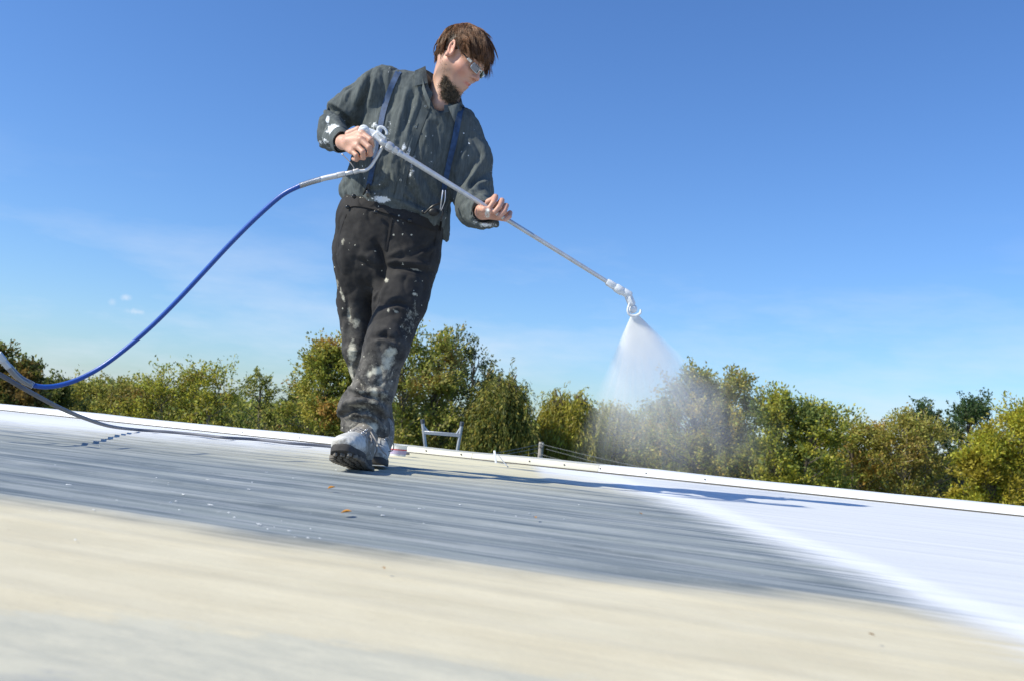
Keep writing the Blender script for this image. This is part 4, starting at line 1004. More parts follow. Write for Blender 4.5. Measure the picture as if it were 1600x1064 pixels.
V = folds(V, Nn, SF); V = relax(V, Q, 1, .4)
shirt = mesh_obj('shirt', V, Q, m_shirt, root_p, True)
x, y, d = project(V); pa = np.zeros(len(V))
for (cx, cy, rx, ry, v) in [(522, 204, 11, 9, 1.3), (512, 188, 3, 8, 1.0), (520, 228, 8, 5, .62), (528, 215, 10, 10, .55), (505, 222, 14, 8, .52), (585, 196, 12, 8, .5), (640, 245, 12, 22, .60), (632, 232, 10, 10, .55), (596, 312, 14, 6, 1.0), (640, 268, 14, 25, .42), (760, 352, 18, 5, .66), (742, 345, 7, 12, .5), (572, 270, 20, 15, .35), (640, 180, 30, 60, .22), (610, 210, 20, 40, .30), (675, 250, 10, 30, .3)]:
    pa = np.maximum(pa, v * np.exp(-(((x - cx) / rx) ** 2 + ((y - cy) / ry) ** 2)))
point_attr(shirt, 'paint', pa)
sh_b = BVHTree.FromPolygons([tuple(v) for v in V], [tuple(q) for q in Q])
def hit(bv, px, py, off=.003, fallback=3.65):
    o = CO; dr = (P(px, py, 1.0) - CO).normalized(); h = bv.ray_cast(o, dr)
    p = h[0] if h[0] else P(px, py, fallback)
    return p - dr * off
def surf_ribbon(mb, bv, pts, wpx, off=.003, th=.002, n=8, fb=3.65, smoothk=2):
    path = catmull([Vector((a, b, 0)) for a, b in pts], n); k = len(path); Ls = []; Rs = []; Vw = []
    for i, p in enumerate(path):
        tn = (path[min(i + 1, k - 1)] - path[max(i - 1, 0)]).normalized(); nn2 = Vector((-tn.y, tn.x, 0))
        w2 = (wpx[0] + (wpx[1] - wpx[0]) * i / (k - 1)) / 2 if isinstance(wpx, tuple) else wpx / 2
        Ls.append(hit(bv, p.x + nn2.x * w2, p.y + nn2.y * w2, off, fb)); Rs.append(hit(bv, p.x - nn2.x * w2, p.y - nn2.y * w2, off, fb))
    for _ in range(smoothk):
        for A in (Ls, Rs):
            B = [A[0]] + [(A[i - 1] + A[i] * 2 + A[i + 1]) / 4 for i in range(1, k - 1)] + [A[-1]]; A[:] = B
    for i in range(k):
        dr = (Ls[i] - CO).normalized(); Vw += [Ls[i], Rs[i], Rs[i] + dr * th, Ls[i] + dr * th]
    Fc = []
    for i in range(k - 1):
        for j in range(4): Fc.append((i * 4 + j, i * 4 + (j + 1) % 4, i * 4 + 4 + (j + 1) % 4, i * 4 + 4 + j))
    Fc += [(0, 1, 2, 3), tuple((k - 1) * 4 + j for j in (3, 2, 1, 0))]
    mb.add(Vw, Fc)
# collar: stand round the neck and two flaps
mb = MB(); ringp = [P(673, 163, 3.665), P(664, 140, 3.685), P(661, 116, 3.745), P(666, 113, 3.83), P(692, 130, 3.885), P(712, 148, 3.87), P(720, 160, 3.80), P(712, 168, 3.71), P(694, 169, 3.665)]
rp = catmull(ringp, 5); Vw = []; Fc = []; k = len(rp)
for i, q in enumerate(rp):
    outw = q - P(692, 138, 3.775); outw = (outw - CU * outw.dot(CU)).normalized() * .010
    up = CU * .010 - CR * .0
    Vw += [q + up * .9, q + up + outw * .35, q - CU * .020 + outw * 1.1, q - CU * .020 + outw * .7]
for i in range(k - 1):
    for j in range(4): Fc.append((i * 4 + j, i * 4 + (j + 1) % 4, i * 4 + 4 + (j + 1) % 4, i * 4 + 4 + j))
mb.add(Vw, Fc); mb.build('collar', m_shirt, shirt, True, 50)
def flap(pp, name='collar_flap'):
    mb = MB(); nrm = (pp[1] - pp[0]).cross(pp[2] - pp[0]); 
    # subdivided patch, edges slightly thick and curled
    A, B, C_, D_ = pp; n = 6; V = []; Fc = []
    nn2 = (B - A).cross(D_ - A).normalized()
    if nn2.dot(CF) > 0: nn2 = -nn2
    for lay in (0, 1):
        for i in range(n + 1):
            for j in range(n + 1):
                u, v = i / n, j / n; p = A.lerp(B, u).lerp(D_.lerp(C_, u), v)
                V.append(p + nn2 * (.006 * math.sin(math.pi * u) * math.sin(math.pi * v) - .0022 * lay))
    m_ = n + 1
    for i in range(n):
        for j in range(n):
            a = i * m_ + j; Fc.append((a, a + 1, a + m_ + 1, a + m_)); b_ = a + m_ * m_; Fc.append((b_, b_ + m_, b_ + m_ + 1, b_ + 1))
    for i in range(n):
        for (a, b_) in ((i * m_, (i + 1) * m_), (i * m_ + n, (i + 1) * m_ + n), (i, i + 1), (n * m_ + i, n * m_ + i + 1)): Fc.append((a, b_, b_ + m_ * m_, a + m_ * m_))
    mb.add(V, Fc); return mb.build(name, m_shirt, shirt, True, 60)
flap([P(665, 103.5, 3.765), P(648, 111, 3.72), hit(sh_b, 648, 135, .014), hit(sh_b, 668, 130, .012, 3.68)])
flap([P(700, 167, 3.670), P(716, 162, 3.685), P(717.5, 169, 3.685), P(710.5, 191, 3.655)])
# placket, pocket edge, buttons, cuffs
mb = MB(); surf_ribbon(mb, sh_b, [(666, 166), (655, 195), (641, 235), (630, 275), (622, 312)], (13, 13), .0045, .004); mb.build('placket', m_shirt, shirt, True, 50)
m_button = mat('dark_button', (.10, .12, .13), .3)
for (bx_, by_) in ((664.8, 166.8), (649.5, 199), (637, 238), (626, 282)):
    mb = MB(); c = hit(sh_b, bx_, by_, .0075); mb.ball(c, (.0042, .0015, .0042), 10, 6, (CR, CF, CU)); mb.build('button', m_button, shirt)
    mb2 = MB(); mb2.tube([c - CF * .001 + CR * (.0038 * math.cos(a * .7854)) + CU * (.0038 * math.sin(a * .7854)) for a in range(9)], .0007, 4, cap=False); mb2.build('button_rim', mat('button_rim', (.35, .38, .38), .3) if 'button_rim' not in bpy.data.materials else bpy.data.materials['button_rim'], shirt)
def cuff(c, ax, r0, r1, ln, name='cuff', parent=None, mtr=None, th=.003, wob=.0025):
    ax = ax.normalized(); u = ax.orthogonal().normalized(); v = ax.cross(u); n = 28; V = []; Fc = []; prof = [(-.5, 0), (0, .0015), (.5, 0), (.5, -th), (0, -th), (-.5, -th)]
    for i in range(n):
        a = 2 * math.pi * i / n; w_ = wob * math.sin(a * 3 + 1) + wob * .6 * math.sin(a * 5)
        for (s_, o_) in prof:
            r = r0 + (r1 - r0) * (s_ + .5) + o_ + w_
            V.append(c + ax * (s_ * ln) + (u * math.cos(a) + v * math.sin(a)) * r)
    m_ = len(prof)
    for i in range(n):
        for j in range(m_): Fc.append((i * m_ + j, i * m_ + (j + 1) % m_, ((i + 1) % n) * m_ + (j + 1) % m_, ((i + 1) % n) * m_ + j))
    mb = MB(); mb.add(V, Fc); return mb.build(name, mtr or m_shirt, parent or shirt, True, 50)
cuff(P(534, 221, 3.575), WR_R - ELB_R, .046, .040, .050)
cuff(P(755, 334, 3.585), WR_L - ELB_L, .060, .052, .045)

# ------------------------------------------------------------------ trousers
m_tr = mat('black_work_trousers', (.026, .024, .024), .82, spec=.3, bump=.0005, bscale=500, var=.2, vscale=9)
dust_mix(m_tr, (.30, .28, .245)); paint_mix(m_tr, (.60, .57, .46), 'paint', 55, .07, 90, soft=.22)
lo = np.array([P(505, 400, 4.1).x - .02, 3.32, .05]); hi = np.array([P(710, 400, 4.0).x + .04, 4.2, P(545, 295, 3.7).z + .03])
tf = Field(lo, hi, .0045)
tf.cap(P(580, 334, 3.79), P(650, 350, 3.79), .118, .112, .03, flat=(CF, .95))
tf.cap(P(592, 385, 3.79), P(618, 385, 3.79), .165, .165, .05, flat=(CF, .78))
tf.cap(P(600, 350, 3.79), P(603, 400, 3.80), .165, .175, .06, flat=(CF, .75))
# his right leg (behind)
tf.chain([P(568, 400, 3.80), P(560, 470, 3.83), P(565, 545, 3.84)], [.115, .082, .074], .03)
tf.chain([P(565, 545, 3.84), P(583, 610, 3.92), P(594, 664, 3.98)], [.074, .066, .060], .02)
# his left leg (in front)
tf.chain([P(640, 400, 3.78), P(626, 470, 3.70), P(603, 545, 3.60)], [.120, .102, .084], .03)
tf.chain([P(603, 545, 3.60), P(586, 600, 3.60), P(572, 638, 3.60)], [.084, .080, .086], .02)
tf.chain([P(590, 425, 3.60), P(583, 470, 3.63), P(566, 530, 3.66), P(552, 585, 3.70)], [.012, .024, .026, .018], .018, 'sub')
tf.cap(P(570, 636, 3.595), P(568, 646, 3.60), .098, .086, .012); tf.cap(P(567, 650, 3.585), P(571, 668, 3.585), .080, .094, .005, flat=(CF, .98))
tf.chain([P(530, 648, 3.60), P(538, 634, 3.55), P(560, 626, 3.515), (P(585, 630, 3.515)), P(602, 650, 3.57)], [.012, .019, .022, .022, .012], .012)
tf.chain([P(546, 606, 3.55), P(568, 611, 3.52), P(592, 616, 3.525), P(608, 628, 3.57)], [.010, .015, .016, .010], .012)
tf.chain([P(536, 662, 3.56), P(552, 645, 3.515), P(578, 642, 3.50), P(597, 658, 3.535)], [.008, .013, .014, .010], .010)
tf.cap(P(574, 704, 3.60), P(576, 716, 3.61), .080, .09, .003, 'sub')
tf.box(P(573, 722, 3.60), (cv(.98, 0, -.16), CF, cv(.16, 0, .98)), (.16, .2, .105), .002, .003, 'sub')
# open top, cut along the tilted waist
wn = (CU * 1.0 + CR * .29).normalized()
wsub = P(612, 322, 3.70)
def _waist(X): return -((X - np.array(wsub, np.float32)) @ np.array(wn, np.float32))
sl, X = tf._reg(tf.lo, tf.lo + tf.h * tf.n); tf.a = np.maximum(tf.a, -_waist(X)); del X
V, Q = tf.mesh(); V = relax(V, Q, 2); Nn = vnormals(V, Q)
Vw_ = V + .02 * np.stack([pnoise(V, 9, 1), pnoise(V, 9, 2), pnoise(V, 9, 3)], 1)
V = V + Nn * (.004 * pnoise(V * np.array([1, 1, .6]), 9, 2) - .0038 * rdg(Vw_ * np.array([1, 1, .8]), 11, 3) + .0022 * pnoise(V, 24, 4) + .0010 * pnoise(V, 60))[:, None]
TFD = [
 ([(586, 378), (594, 395), (598, 415), (594, 440), (586, 470)], 5, -.024), ([(603, 419), (620, 417), (645, 421), (674, 425)], 4, -.016), ([(598, 412), (620, 409), (650, 412), (676, 416)], 4, .010), ([(602, 404), (618, 396), (642, 388)], 5, .008), ([(650, 402), (668, 394), (684, 384)], 4, .008), ([(645, 396), (665, 388), (682, 374)], 4, -.007),
 ([(607, 350), (606, 375), (604, 398)], 2.5, -.004), ([(540, 360), (536, 390), (540, 420)], 6, .006), ([(560, 395), (574, 402), (584, 412)], 5, .008), ([(556, 404), (572, 412), (582, 424)], 4, -.008),
 ([(610, 432), (625, 430), (645, 436), (660, 448)], 5, .008), ([(604, 440), (596, 460), (590, 485)], 4, .008), ([(662, 430), (664, 455), (654, 490)], 4, -.006),
 ([(585, 527), (600, 524), (618, 532)], 3.5, -.016), ([(584, 534), (600, 531), (616, 540)], 4, .011), ([(588, 518), (604, 515), (622, 522)], 4, .008), ([(606, 478), (622, 474), (640, 478)], 3.5, -.010), ([(604, 485), (622, 482), (640, 488)], 4, .008), ([(612, 500), (626, 508), (636, 522)], 4, -.006),
 ([(553, 585), (562, 600), (576, 616)], 3.5, -.016), ([(560, 580), (572, 596), (584, 612)], 4, .009), ([(588, 560), (596, 580), (592, 600)], 4, -.006), ([(612, 560), (606, 585), (600, 610)], 4, .006),
 ([(530, 640), (545, 628), (566, 624), (588, 630), (604, 648)], 5, .024), ([(534, 650), (552, 640), (574, 638), (592, 648), (602, 662)], 4, -.022), ([(548, 612), (562, 618), (590, 622), (606, 632)], 4, -.014), ([(545, 606), (565, 610), (592, 612), (610, 618)], 4, .013),
 ([(560, 646), (580, 648), (594, 660)], 3, .010), ([(533, 663), (560, 668), (590, 676)], 2.5, .008), ([(534, 657), (556, 657), (584, 668)], 3, -.005),
 ([(530, 470), (536, 500), (540, 530)], 4, .006), ([(540, 455), (545, 490), (546, 520)], 4, -.007), ([(548, 560), (543, 575), (548, 592)], 4, -.008), ([(540, 540), (550, 548), (560, 548)], 3, .008),
]
V = folds(V, Nn, TFD); V = relax(V, Q, 1, .4)
trs = mesh_obj('trousers', V, Q, m_tr, root_p, True)
x, y, d = project(V); pa = np.zeros(len(V))
def rotb(x, y, cx, cy, rx, ry, a):
    c_, s_ = math.cos(a), math.sin(a); u = (x - cx) * c_ + (y - cy) * s_; v = -(x - cx) * s_ + (y - cy) * c_; return np.exp(-((u / rx) ** 2 + (v / ry) ** 2) ** 1.4)
for (cx, cy, rx, ry, a, v) in [(607, 560, 11, 23, .25, .86), (590, 578, 22, 8, -.45, .82), (614, 548, 8, 8, 0, .8), (550, 550, 8, 20, .1, .9), (548, 585, 6, 22, 0, .75), (556, 505, 8, 10, .3, .75), (546, 495, 5, 18, 0, .6), (585, 612, 8, 10, 0, .8), (598, 620, 6, 12, 0, .6), (572, 612, 25, 6, 0, .5), (583, 668, 10, 10, .3, .85), (560, 634, 22, 3, .1, .62), (570, 640, 22, 4, .2, .5), (619, 487, 6, 3, .5, .8), (607, 486, 3, 4, 0, .7), (648, 460, 5, 3, 0, .8), (535, 463, 3, 18, -.3, .62), (528, 445, 4, 18, -.3, .5), (590, 600, 40, 60, 0, .38), (640, 500, 15, 40, .3, .40), (604, 438, 5, 4, 0, .7), (650, 422, 14, 2, .2, .6), (600, 670, 8, 10, 0, .45), (568, 660, 40, 18, 0, .42), (536, 378, 3, 6, .3, .6), (590, 460, 10, 10, 0, .2)]:
    pa = np.maximum(pa, v * rotb(x, y, cx, cy, rx, ry, a))
point_attr(trs, 'paint', pa)
point_attr(trs, 'dust', np.clip(.04 + sstep(y, 540, 640) * .55 + .5 * rotb(x, y, 600, 570, 34, 50, .2) + .4 * rotb(x, y, 550, 540, 20, 60, 0), 0, .8))
tr_b = BVHTree.FromPolygons([tuple(v) for v in V], [tuple(q) for q in Q])
# waistband with buttons
mb = MB(); surf_ribbon(mb, tr_b, [(541, 318), (555, 315), (580, 319), (610, 328), (645, 341), (676, 352), (690, 354)], 15, .006, .006, 8, 3.70); mb.build('waistband', m_tr, trs, True, 50)
m_blk = mat('black_button', (.012, .012, .014), .25)
for (a, b_) in ((587, 332), (640, 345), (553, 307), (543, 324), (662, 332)):
    mb = MB(); mb.ball(hit(tr_b, a, b_, .012, 3.66), (.009, .004, .008), 12, 6, (CR, CF, CU)); mb.build('button', m_blk, trs)
mb = MB(); surf_ribbon(mb, tr_b, [(612, 340), (608, 365), (603, 392)], 3, .003, .003, 6); mb.build('fly_seam', m_tr, trs, True)

for pts in ([(540, 335), (530, 365), (527, 400)], [(684, 360), (680, 385), (672, 410)]):
    mb = MB(); surf_ribbon(mb, tr_b, pts, 2.5, .002, .002, 6, 3.8); mb.build('pocket_seam', m_tr, trs, True)

# ------------------------------------------------------------------ suspenders
m_sus = mat('blue_suspender_webbing', (.028, .065, .150), .7, bump=.0006, bscale=500, var=.3, vscale=60)
m_leather = mat('black_leather', (.012, .012, .013), .4)
m_wire = mat('steel_wire', (.55, .55, .56), .3, .9)
mb = MB(); surf_ribbon(mb, sh_b, [(624, 111), (620, 117), (611, 137), (603, 160), (597, 182), (593, 205), (588, 225), (582, 262), (576, 290)], (9, 8), .006, .0025, 8, 3.75); so = mb.build('suspender', m_sus, root_p, True, 50)
mb = MB(); mb.tube([hit(sh_b, 576, 288, .008), hit(sh_b, 570, 300, .010), hit(tr_b, 566, 308, .010, 3.7)], .004, 6, 4); mb.tube([hit(sh_b, 577, 288, .008), hit(sh_b, 575, 297, .010), hit(tr_b, 575, 310, .012, 3.7)], .004, 6, 4); mb.build('leather_tab', m_leather, so)
mb = MB(); mb.ball(hit(sh_b, 575, 303, .014), (.009, .005, .016), 10, 8, (CR, CF, CU)); mb.build('clip', mat('dark_clip', (.10, .09, .08), .25, .7), so)
mb = MB(); surf_ribbon(mb, sh_b, [(722, 166), (719, 174), (715, 195), (709, 225), (703, 250), (697, 278), (693, 300)], (10, 8), .007, .0025, 8, 3.72); so = mb.build('suspender', m_sus, root_p, True, 50)
mb = MB(); mb.tube([P(692, 298, 3.63), P(690, 312, 3.62), P(688, 328, 3.63)], .0028, 6, 3); mb.tube([P(696, 298, 3.63), P(695, 315, 3.62), P(689, 330, 3.63)], .0018, 6, 3); mb.build('wire_slide', m_wire, so)
mb = MB(); mb.tube([P(688, 318, 3.64), P(676, 323, 3.63), P(664, 334, 3.64)], .0042, 6, 4); mb.tube([P(688, 322, 3.64), P(692, 333, 3.63), P(688, 345, 3.64)], .0042, 6, 4); mb.ball(P(678, 332, 3.66), (.022, .008, .016), 12, 8, (CR, CF, CU)); mb.build('leather_tab', m_leather, so)

# ------------------------------------------------------------------ boots
m_boot = mat('paint_caked_leather', (.24, .215, .18), .75, bump=.0012, bscale=120, var=.35, vscale=25); paint_mix(m_boot, (.68, .67, .63), 'paint', 45, .3, 70, soft=.15); dust_mix(m_boot, (.16, .15, .13), 'dust', 40)
m_sole = mat('rubber_sole', (.055, .050, .046), .85, bump=.001, bscale=150, var=.3, vscale=40); m_lug = mat('dusty_rubber_lug', (.17, .15, .125), .9, bump=.001, bscale=120, var=.35, vscale=60)
m_lace = mat('grey_lace', (.30, .28, .26), .9)
def boot(heel, fwd, up, mir=1, lugs=True):
    fwd = fwd.normalized(); up = (up - fwd * up.dot(fwd)).normalized(); sd = fwd.cross(up)
    def B(a, s_, u): return heel + fwd * (a + .085) + sd * (s_ * mir) + up * u
    f = Field(np.array(heel) - .34, np.array(heel) + .36, .0042)
    f.cap(B(.150, .004, .050), B(.09, 0, .060), .036, .044, .02); f.ell(B(.160, .004, .048), (fwd, sd, up), (.048, .050, .036), .02)
    f.cap(B(.09, 0, .062), B(.0, 0, .095), .044, .046, .02); f.cap(B(-.045, 0, .060), B(-.035, 0, .12), .042, .046, .02); f.cap(B(-.02, 0, .10), B(-.055, 0, .15), .048, .052, .03)
    f.cap(B(.0, 0, .05), B(.12, 0, .05), .045, .046, .02)
    f.box(B(.05, 0, -.02), (fwd, sd, up), (.25, .12, .044), .002, .002, 'sub')
    V, Q = f.mesh(); V = relax(V, Q, 2); Nn = vnormals(V, Q); V = V + Nn * (.0028 * pnoise(V, 26) + .0012 * pnoise(V, 70))[:, None]
    o = mesh_obj('boot', V, Q, m_boot, root_p, True)
    l = (V - np.array(B(0, 0, 0))) @ np.array([list(fwd), list(sd * mir), list(up)]).T
    point_attr(o, 'paint', 1.0 * np.exp(-(((l[:, 0] - .15) / .06) ** 2 + ((l[:, 2] - .085) / .045) ** 2)) + .34)
    point_attr(o, 'dust', np.full(len(V), .45))
    # outline of the sole
    out = []
    for i in range(36):
        a = 2 * math.pi * i / 36; ca, sa = math.cos(a), math.sin(a)
        xx = .055 + .155 * ca; wdt = .050 + .010 * ca - .012 * math.exp(-((xx - .02) / .05) ** 2)
        out.append((xx, wdt * np.sign(sa) * abs(sa) ** .62 + .005 * max(0, ca)))
    mb = MB(); V2 = []; 
    for (u, sc) in ((.034, .985), (.026, 1.03), (.010, 1.03), (.006, .98)): V2 += [B((a - .055) * sc + .055, s_ * sc, u + .012 * max(0, (a - .12) / .09) ** 2) for a, s_ in out]
    n = 36; Fc = [tuple(range(n)), tuple(range(4 * n - 1, 3 * n - 1, -1))]
    for k in range(3):
        for i in range(n): Fc.append((k * n + i, k * n + (i + 1) % n, (k + 1) * n + (i + 1) % n, (k + 1) * n + i))
    mb.add(V2, Fc); so_ = mb.build('sole', m_sole, o, True, 40)
    if lugs:
        rg = random.Random(3); spots = []
        for i, a in enumerate(np.linspace(-.082, .195, 15)):
            wd = float(np.interp(a, [-.1, -.05, .02, .12, .17, .205], [.02, .034, .032, .050, .045, .018])); row = 2 + int(wd / .014)
            for j in range(row):
                s_ = (j / (row - 1) - .5) * 2 * wd if row > 1 else 0; spots.append((a + rg.uniform(-.002, .002), s_, abs(s_) > wd * .8))
        for (a, s_, edge) in spots:
            lz = .012 * max(0, (a - .12) / .09) ** 2
            ang_ = rg.uniform(-.5, .5) + (.5 if s_ > 0 else -.5); f2 = (fwd * math.cos(ang_) + sd * math.sin(ang_)); s2 = up.cross(f2)
            mb = MB(); mb.box(B(a, s_, .0015 + lz), (f2, s2, up), (.0062 * rg.uniform(.7, 1.15), (.0072 + (.003 if edge else 0)) * rg.uniform(.8, 1.15), .0062), .0015); mb.build('tread_lug', m_lug, o, False)
    # laces: crossing rows over the instep, knot and loose loops
    def on(a, s_): return B(a, s_, np.interp(a, [-.02, .02, .06, .10], [.150, .136, .116, .103]) + .002 - 6 * s_ * s_)
    for r_ in range(4):
        a = .075 - r_ * .022; mb = MB()
        mb.tube([on(a, -.026), on(a - .008, 0) + up * .004, on(a - .016, .026)], .0022, 6, 4); mb.tube([on(a, .026), on(a - .008, 0) + up * .006, on(a - .016, -.026)], .0022, 6, 4); mb.build('lace', m_lace, o)
        for sg in (-1, 1):
            mb = MB(); mb.ball(on(a, .028 * sg), .0038, 8, 5); mb.build('eyelet', m_silver, o)
    return o, B, on, up, fwd, sd
hp = G(570, 735)
bfwd = cv(-.13, -.95, .29); bup = cv(.02, .29, .95)
bo, B1, on1, bu, bf_, bs = boot(hp, bfwd, bup)
def lace(pts, r, par):
    mb = MB(); mb.tube(pts, r, 6, 5); mb.build('loose_lace', m_lace, par)
lace([P(578, 672, 3.50), P(583, 690, 3.45), P(589, 700, 3.45), P(586, 711, 3.47)], .0026, bo)
lace([P(578, 672, 3.50), P(585, 684, 3.44), P(596, 702, 3.44), P(604, 711, 3.46)], .0026, bo)
lace([P(574, 672, 3.48), P(572, 681, 3.44), P(580, 690, 3.44), P(579, 679, 3.46)], .0026, bo)
lace([P(549, 671, 3.49), P(540, 684, 3.45), P(531, 698, 3.46)], .0034, bo)
hp2 = G(588, 725); rfwd = (CR * .05 - CF * 1.0); rfwd.z = 0
hp2 = Vector((P(595, 700, 3.98).x, 3.98, 0.0)) + Vector((0, 0, .006))
bo2, B2, on2, _, _, _ = boot(hp2, rfwd, Vector((0, 0, 1)), -1, False)
lace([P(597, 678, 3.74), P(608, 684, 3.72), P(615, 694, 3.72), P(613, 703, 3.73), P(604, 706, 3.74)], .0022, bo2)
lace([P(596, 678, 3.74), P(595, 692, 3.72), P(600, 703, 3.72)], .0026, bo2)

# ================================================================== spray gun, wand and hose
m_alu = mat('paint_dusted_aluminium', (.66, .66, .67), .42, .55, bump=.0004, bscale=200, var=.10, vscale=40)
m_steelp = mat('dried_paint_on_metal', (.74, .76, .78), .6, bump=.0012, bscale=160, var=.08, vscale=60)
gun = empty('spray_gun_with_wand', tuple(P(600, 222, 3.47))); tag(gun, 'paint spattered airless spray gun with long aluminium extension wand held in both hands', 'spray gun')
wA, wB = P(604, 227, 3.455), P(962, 449, 3.56); wd_ = (wB - wA).normalized()
mb = MB(); mb.tube([wA, wA.lerp(wB, .5), wB], [.0112, .0085, .0078], 14, 6); mb.build('wand', m_alu, gun)
def seg(c, ln, r, name, mtl, dr=wd_, hexa=False, bevel=.25):
    mb = MB(); h = ln / 2; e = min(ln * bevel, r * .35)
    mb.tube([c - dr * h, c - dr * (h - e), c + dr * (h - e), c + dr * h], [r * .82, r, r, r * .82], 6 if hexa else 14); return mb.build(name, mtl, gun, True, 30)
seg(wA + wd_ * .012, .026, .0175, 'collar_nut', m_alu, hexa=True); seg(wA + wd_ * .037, .022, .0145, 'collar_nut', m_alu, hexa=True); seg(wA + wd_ * .055, .016, .0125, 'ferrule', m_alu)
seg(wA - wd_ * .014, .024, .013, 'outlet', m_alu)
# body of the gun
gx = (CR * .93 - CU * .36 + CF * .0).normalized(); gu = (CU * .93 + CR * .36).normalized(); gz = gx.cross(gu)
mb = MB()
mb.box(P(577, 208, 3.50), (gx, gu, gz), (.036, .015, .014), .005)
mb.box(P(593, 217, 3.475), ((CR * .75 - CU * .66), (CU * .75 + CR * .66), CF), (.026, .013, .013), .004)
mb.box(P(571, 219, 3.505), (gu, gx, gz), (.036, .012, .012), .005)
mb.build('gun_body', m_steelp, gun, True, 35)
mb = MB(); mb.tube([P(590, 208, 3.47), P(592, 200, 3.465), P(599, 200, 3.465), P(604, 206, 3.465), P(604, 211, 3.465)], [.0065, .006, .0055, .005, .004], 8, 5); mb.build('hook', m_steelp, gun)
mb = MB(); mb.box(P(596, 212, 3.462), ((CR * .80 - CU * .60), (CU * .80 + CR * .60), CF), (.020, .005, .008), .002); mb.build('safety_catch', m_steelp, gun, True)
mb = MB(); mb.tube([P(563, 207, 3.485), P(566, 199, 3.49), P(572, 201, 3.49), P(570, 207, 3.49)], [.010, .008, .009, .006], 8, 4); mb.ball(P(568, 203, 3.488), (.016, .011, .010), 9, 6, (CR, CF, CU)); mb.build('needle_cap', m_steelp, gun)
mb = MB(); mb.tube([P(583, 214, 3.49), P(585, 226, 3.495), P(583, 240, 3.50)], [.006, .005, .004], 8, 4); mb.build('trigger', m_steelp, gun)
mb = MB(); mb.tube([P(598, 229, 3.475), P(592, 240, 3.475), P(584, 254, 3.475), P(578, 262, 3.475), P(570, 267, 3.475), P(558, 268, 3.475)], .0062, 10, 5); mb.build('trigger_guard', m_alu, gun)
mb = MB(); mb.tube([P(534, 241, 3.47), P(544, 251, 3.47), P(552, 261, 3.47), P(554, 268, 3.475)], .0018, 6, 5); mb.ball(P(535, 242, 3.47), .004, 8, 5); mb.build('wire_guard', m_wire, gun)
hd = (P(500, 280, 3.475) - P(558, 268, 3.475)).normalized()
def seg2(p0, p1, r, name, mtl, hexa=False):
    c = (p0 + p1) / 2; return seg(c, (p1 - p0).length, r, name, mtl, (p1 - p0).normalized(), hexa)
seg2(P(561, 267, 3.475), P(552, 269.5, 3.475), .0095, 'swivel_nut', m_alu, True); seg2(P(551, 269.5, 3.475), P(540, 272, 3.475), .0078, 'swivel', m_alu); seg2(P(540, 272, 3.475), P(526, 275, 3.475), .0105, 'swivel_nut', m_alu, True)
# nozzle end
tip0 = P(964, 450, 3.56)
seg2(P(948, 440.5, 3.556), P(963, 450, 3.56), .0135, 'end_nut', m_steelp, True); seg2(P(961, 449, 3.56), P(974, 457, 3.563), .0165, 'swivel_head', m_steelp); seg2(P(972, 455, 3.563), P(986, 463, 3.565), .0150, 'swivel_elbow', m_steelp)
seg2(P(981, 461, 3.565), P(988, 478, 3.565), .0150, 'tip_nut', m_steelp, True); 
mb = MB(); mb.ball(P(989, 483, 3.565), (.016, .014, .017), 10, 8, (CR, CF, CU)); mb.tube([P(984, 474, 3.55), P(981, 485, 3.55), P(984, 492, 3.552), P(992, 494, 3.552), P(1000, 490, 3.552), P(1001, 484, 3.555)], [.004, .0048, .0055, .0055, .0048, .003], 8, 5); mb.build('tip_guard', m_steelp, gun)
mb = MB(); mb.tube([P(986, 478, 3.575), P(989, 490, 3.575)], [.008, .006], 8); mb.build('spray_tip', mat('grey_tip', (.35, .36, .38), .4, .5), gun)

m_hose = mat('blue_hose', (.016, .085, .40), .36, spec=.6, bump=.0003, bscale=300, var=.10, vscale=20)
hose = empty('paint_hose', tuple(P(470, 290, 3.47))); tag(hose, 'blue high pressure paint hose sweeping from the spray gun down to the left', 'hose')
pts = [(470, 290, 3.475), (440, 306, 3.48), (400, 341, 3.50), (360, 381, 3.52), (320, 424, 3.54), (280, 467, 3.56), (240, 507, 3.57), (200, 542, 3.57), (160, 572, 3.55), (125, 591, 3.52), (95, 601, 3.49), (70, 604, 3.46), (48, 601, 3.44)]
mb = MB(); mb.tube([P(*q) for q in pts], .0088, 12, 6); mb.build('hose_tube', m_hose, hose)
def spring(p_list, r, name, turns, mtl, par, wr=.0016):
    path = catmull([P(*q) for q in p_list], 10); L_ = [0]
    for i in range(1, len(path)): L_.append(L_[-1] + (path[i] - path[i - 1]).length)
    V = []; n = turns * 9; 
    for i in range(n + 1):
        s_ = L_[-1] * i / n; j = max(1, next((k for k in range(len(L_)) if L_[k] >= s_ - 1e-9), len(L_) - 1)); f_ = (s_ - L_[j - 1]) / max(L_[j] - L_[j - 1], 1e-9); c = path[j - 1].lerp(path[j], min(1, f_)); t_ = (path[j] - path[j - 1]).normalized(); u = t_.cross(CF).normalized(); v = t_.cross(u)
        a = 2 * math.pi * i / 9; V.append(c + (u * math.cos(a) + v * math.sin(a)) * r)
    mb = MB(); mb.tube(V, wr, 5); return mb.build(name, mtl, par)
mb = MB(); mb.tube([P(527, 275, 3.475), P(512, 278, 3.475), P(500, 281, 3.475), P(486, 285, 3.475), P(470, 290, 3.475)], [.0105, .010, .0095, .0080, .0080], 12, 5); mb.build('hose_end_sleeve', m_alu, hose)
spring([(502, 280.5, 3.475), (486, 285, 3.475), (468, 291, 3.475)], .0098, 'strain_relief_spring', 17, m_wire, hose)
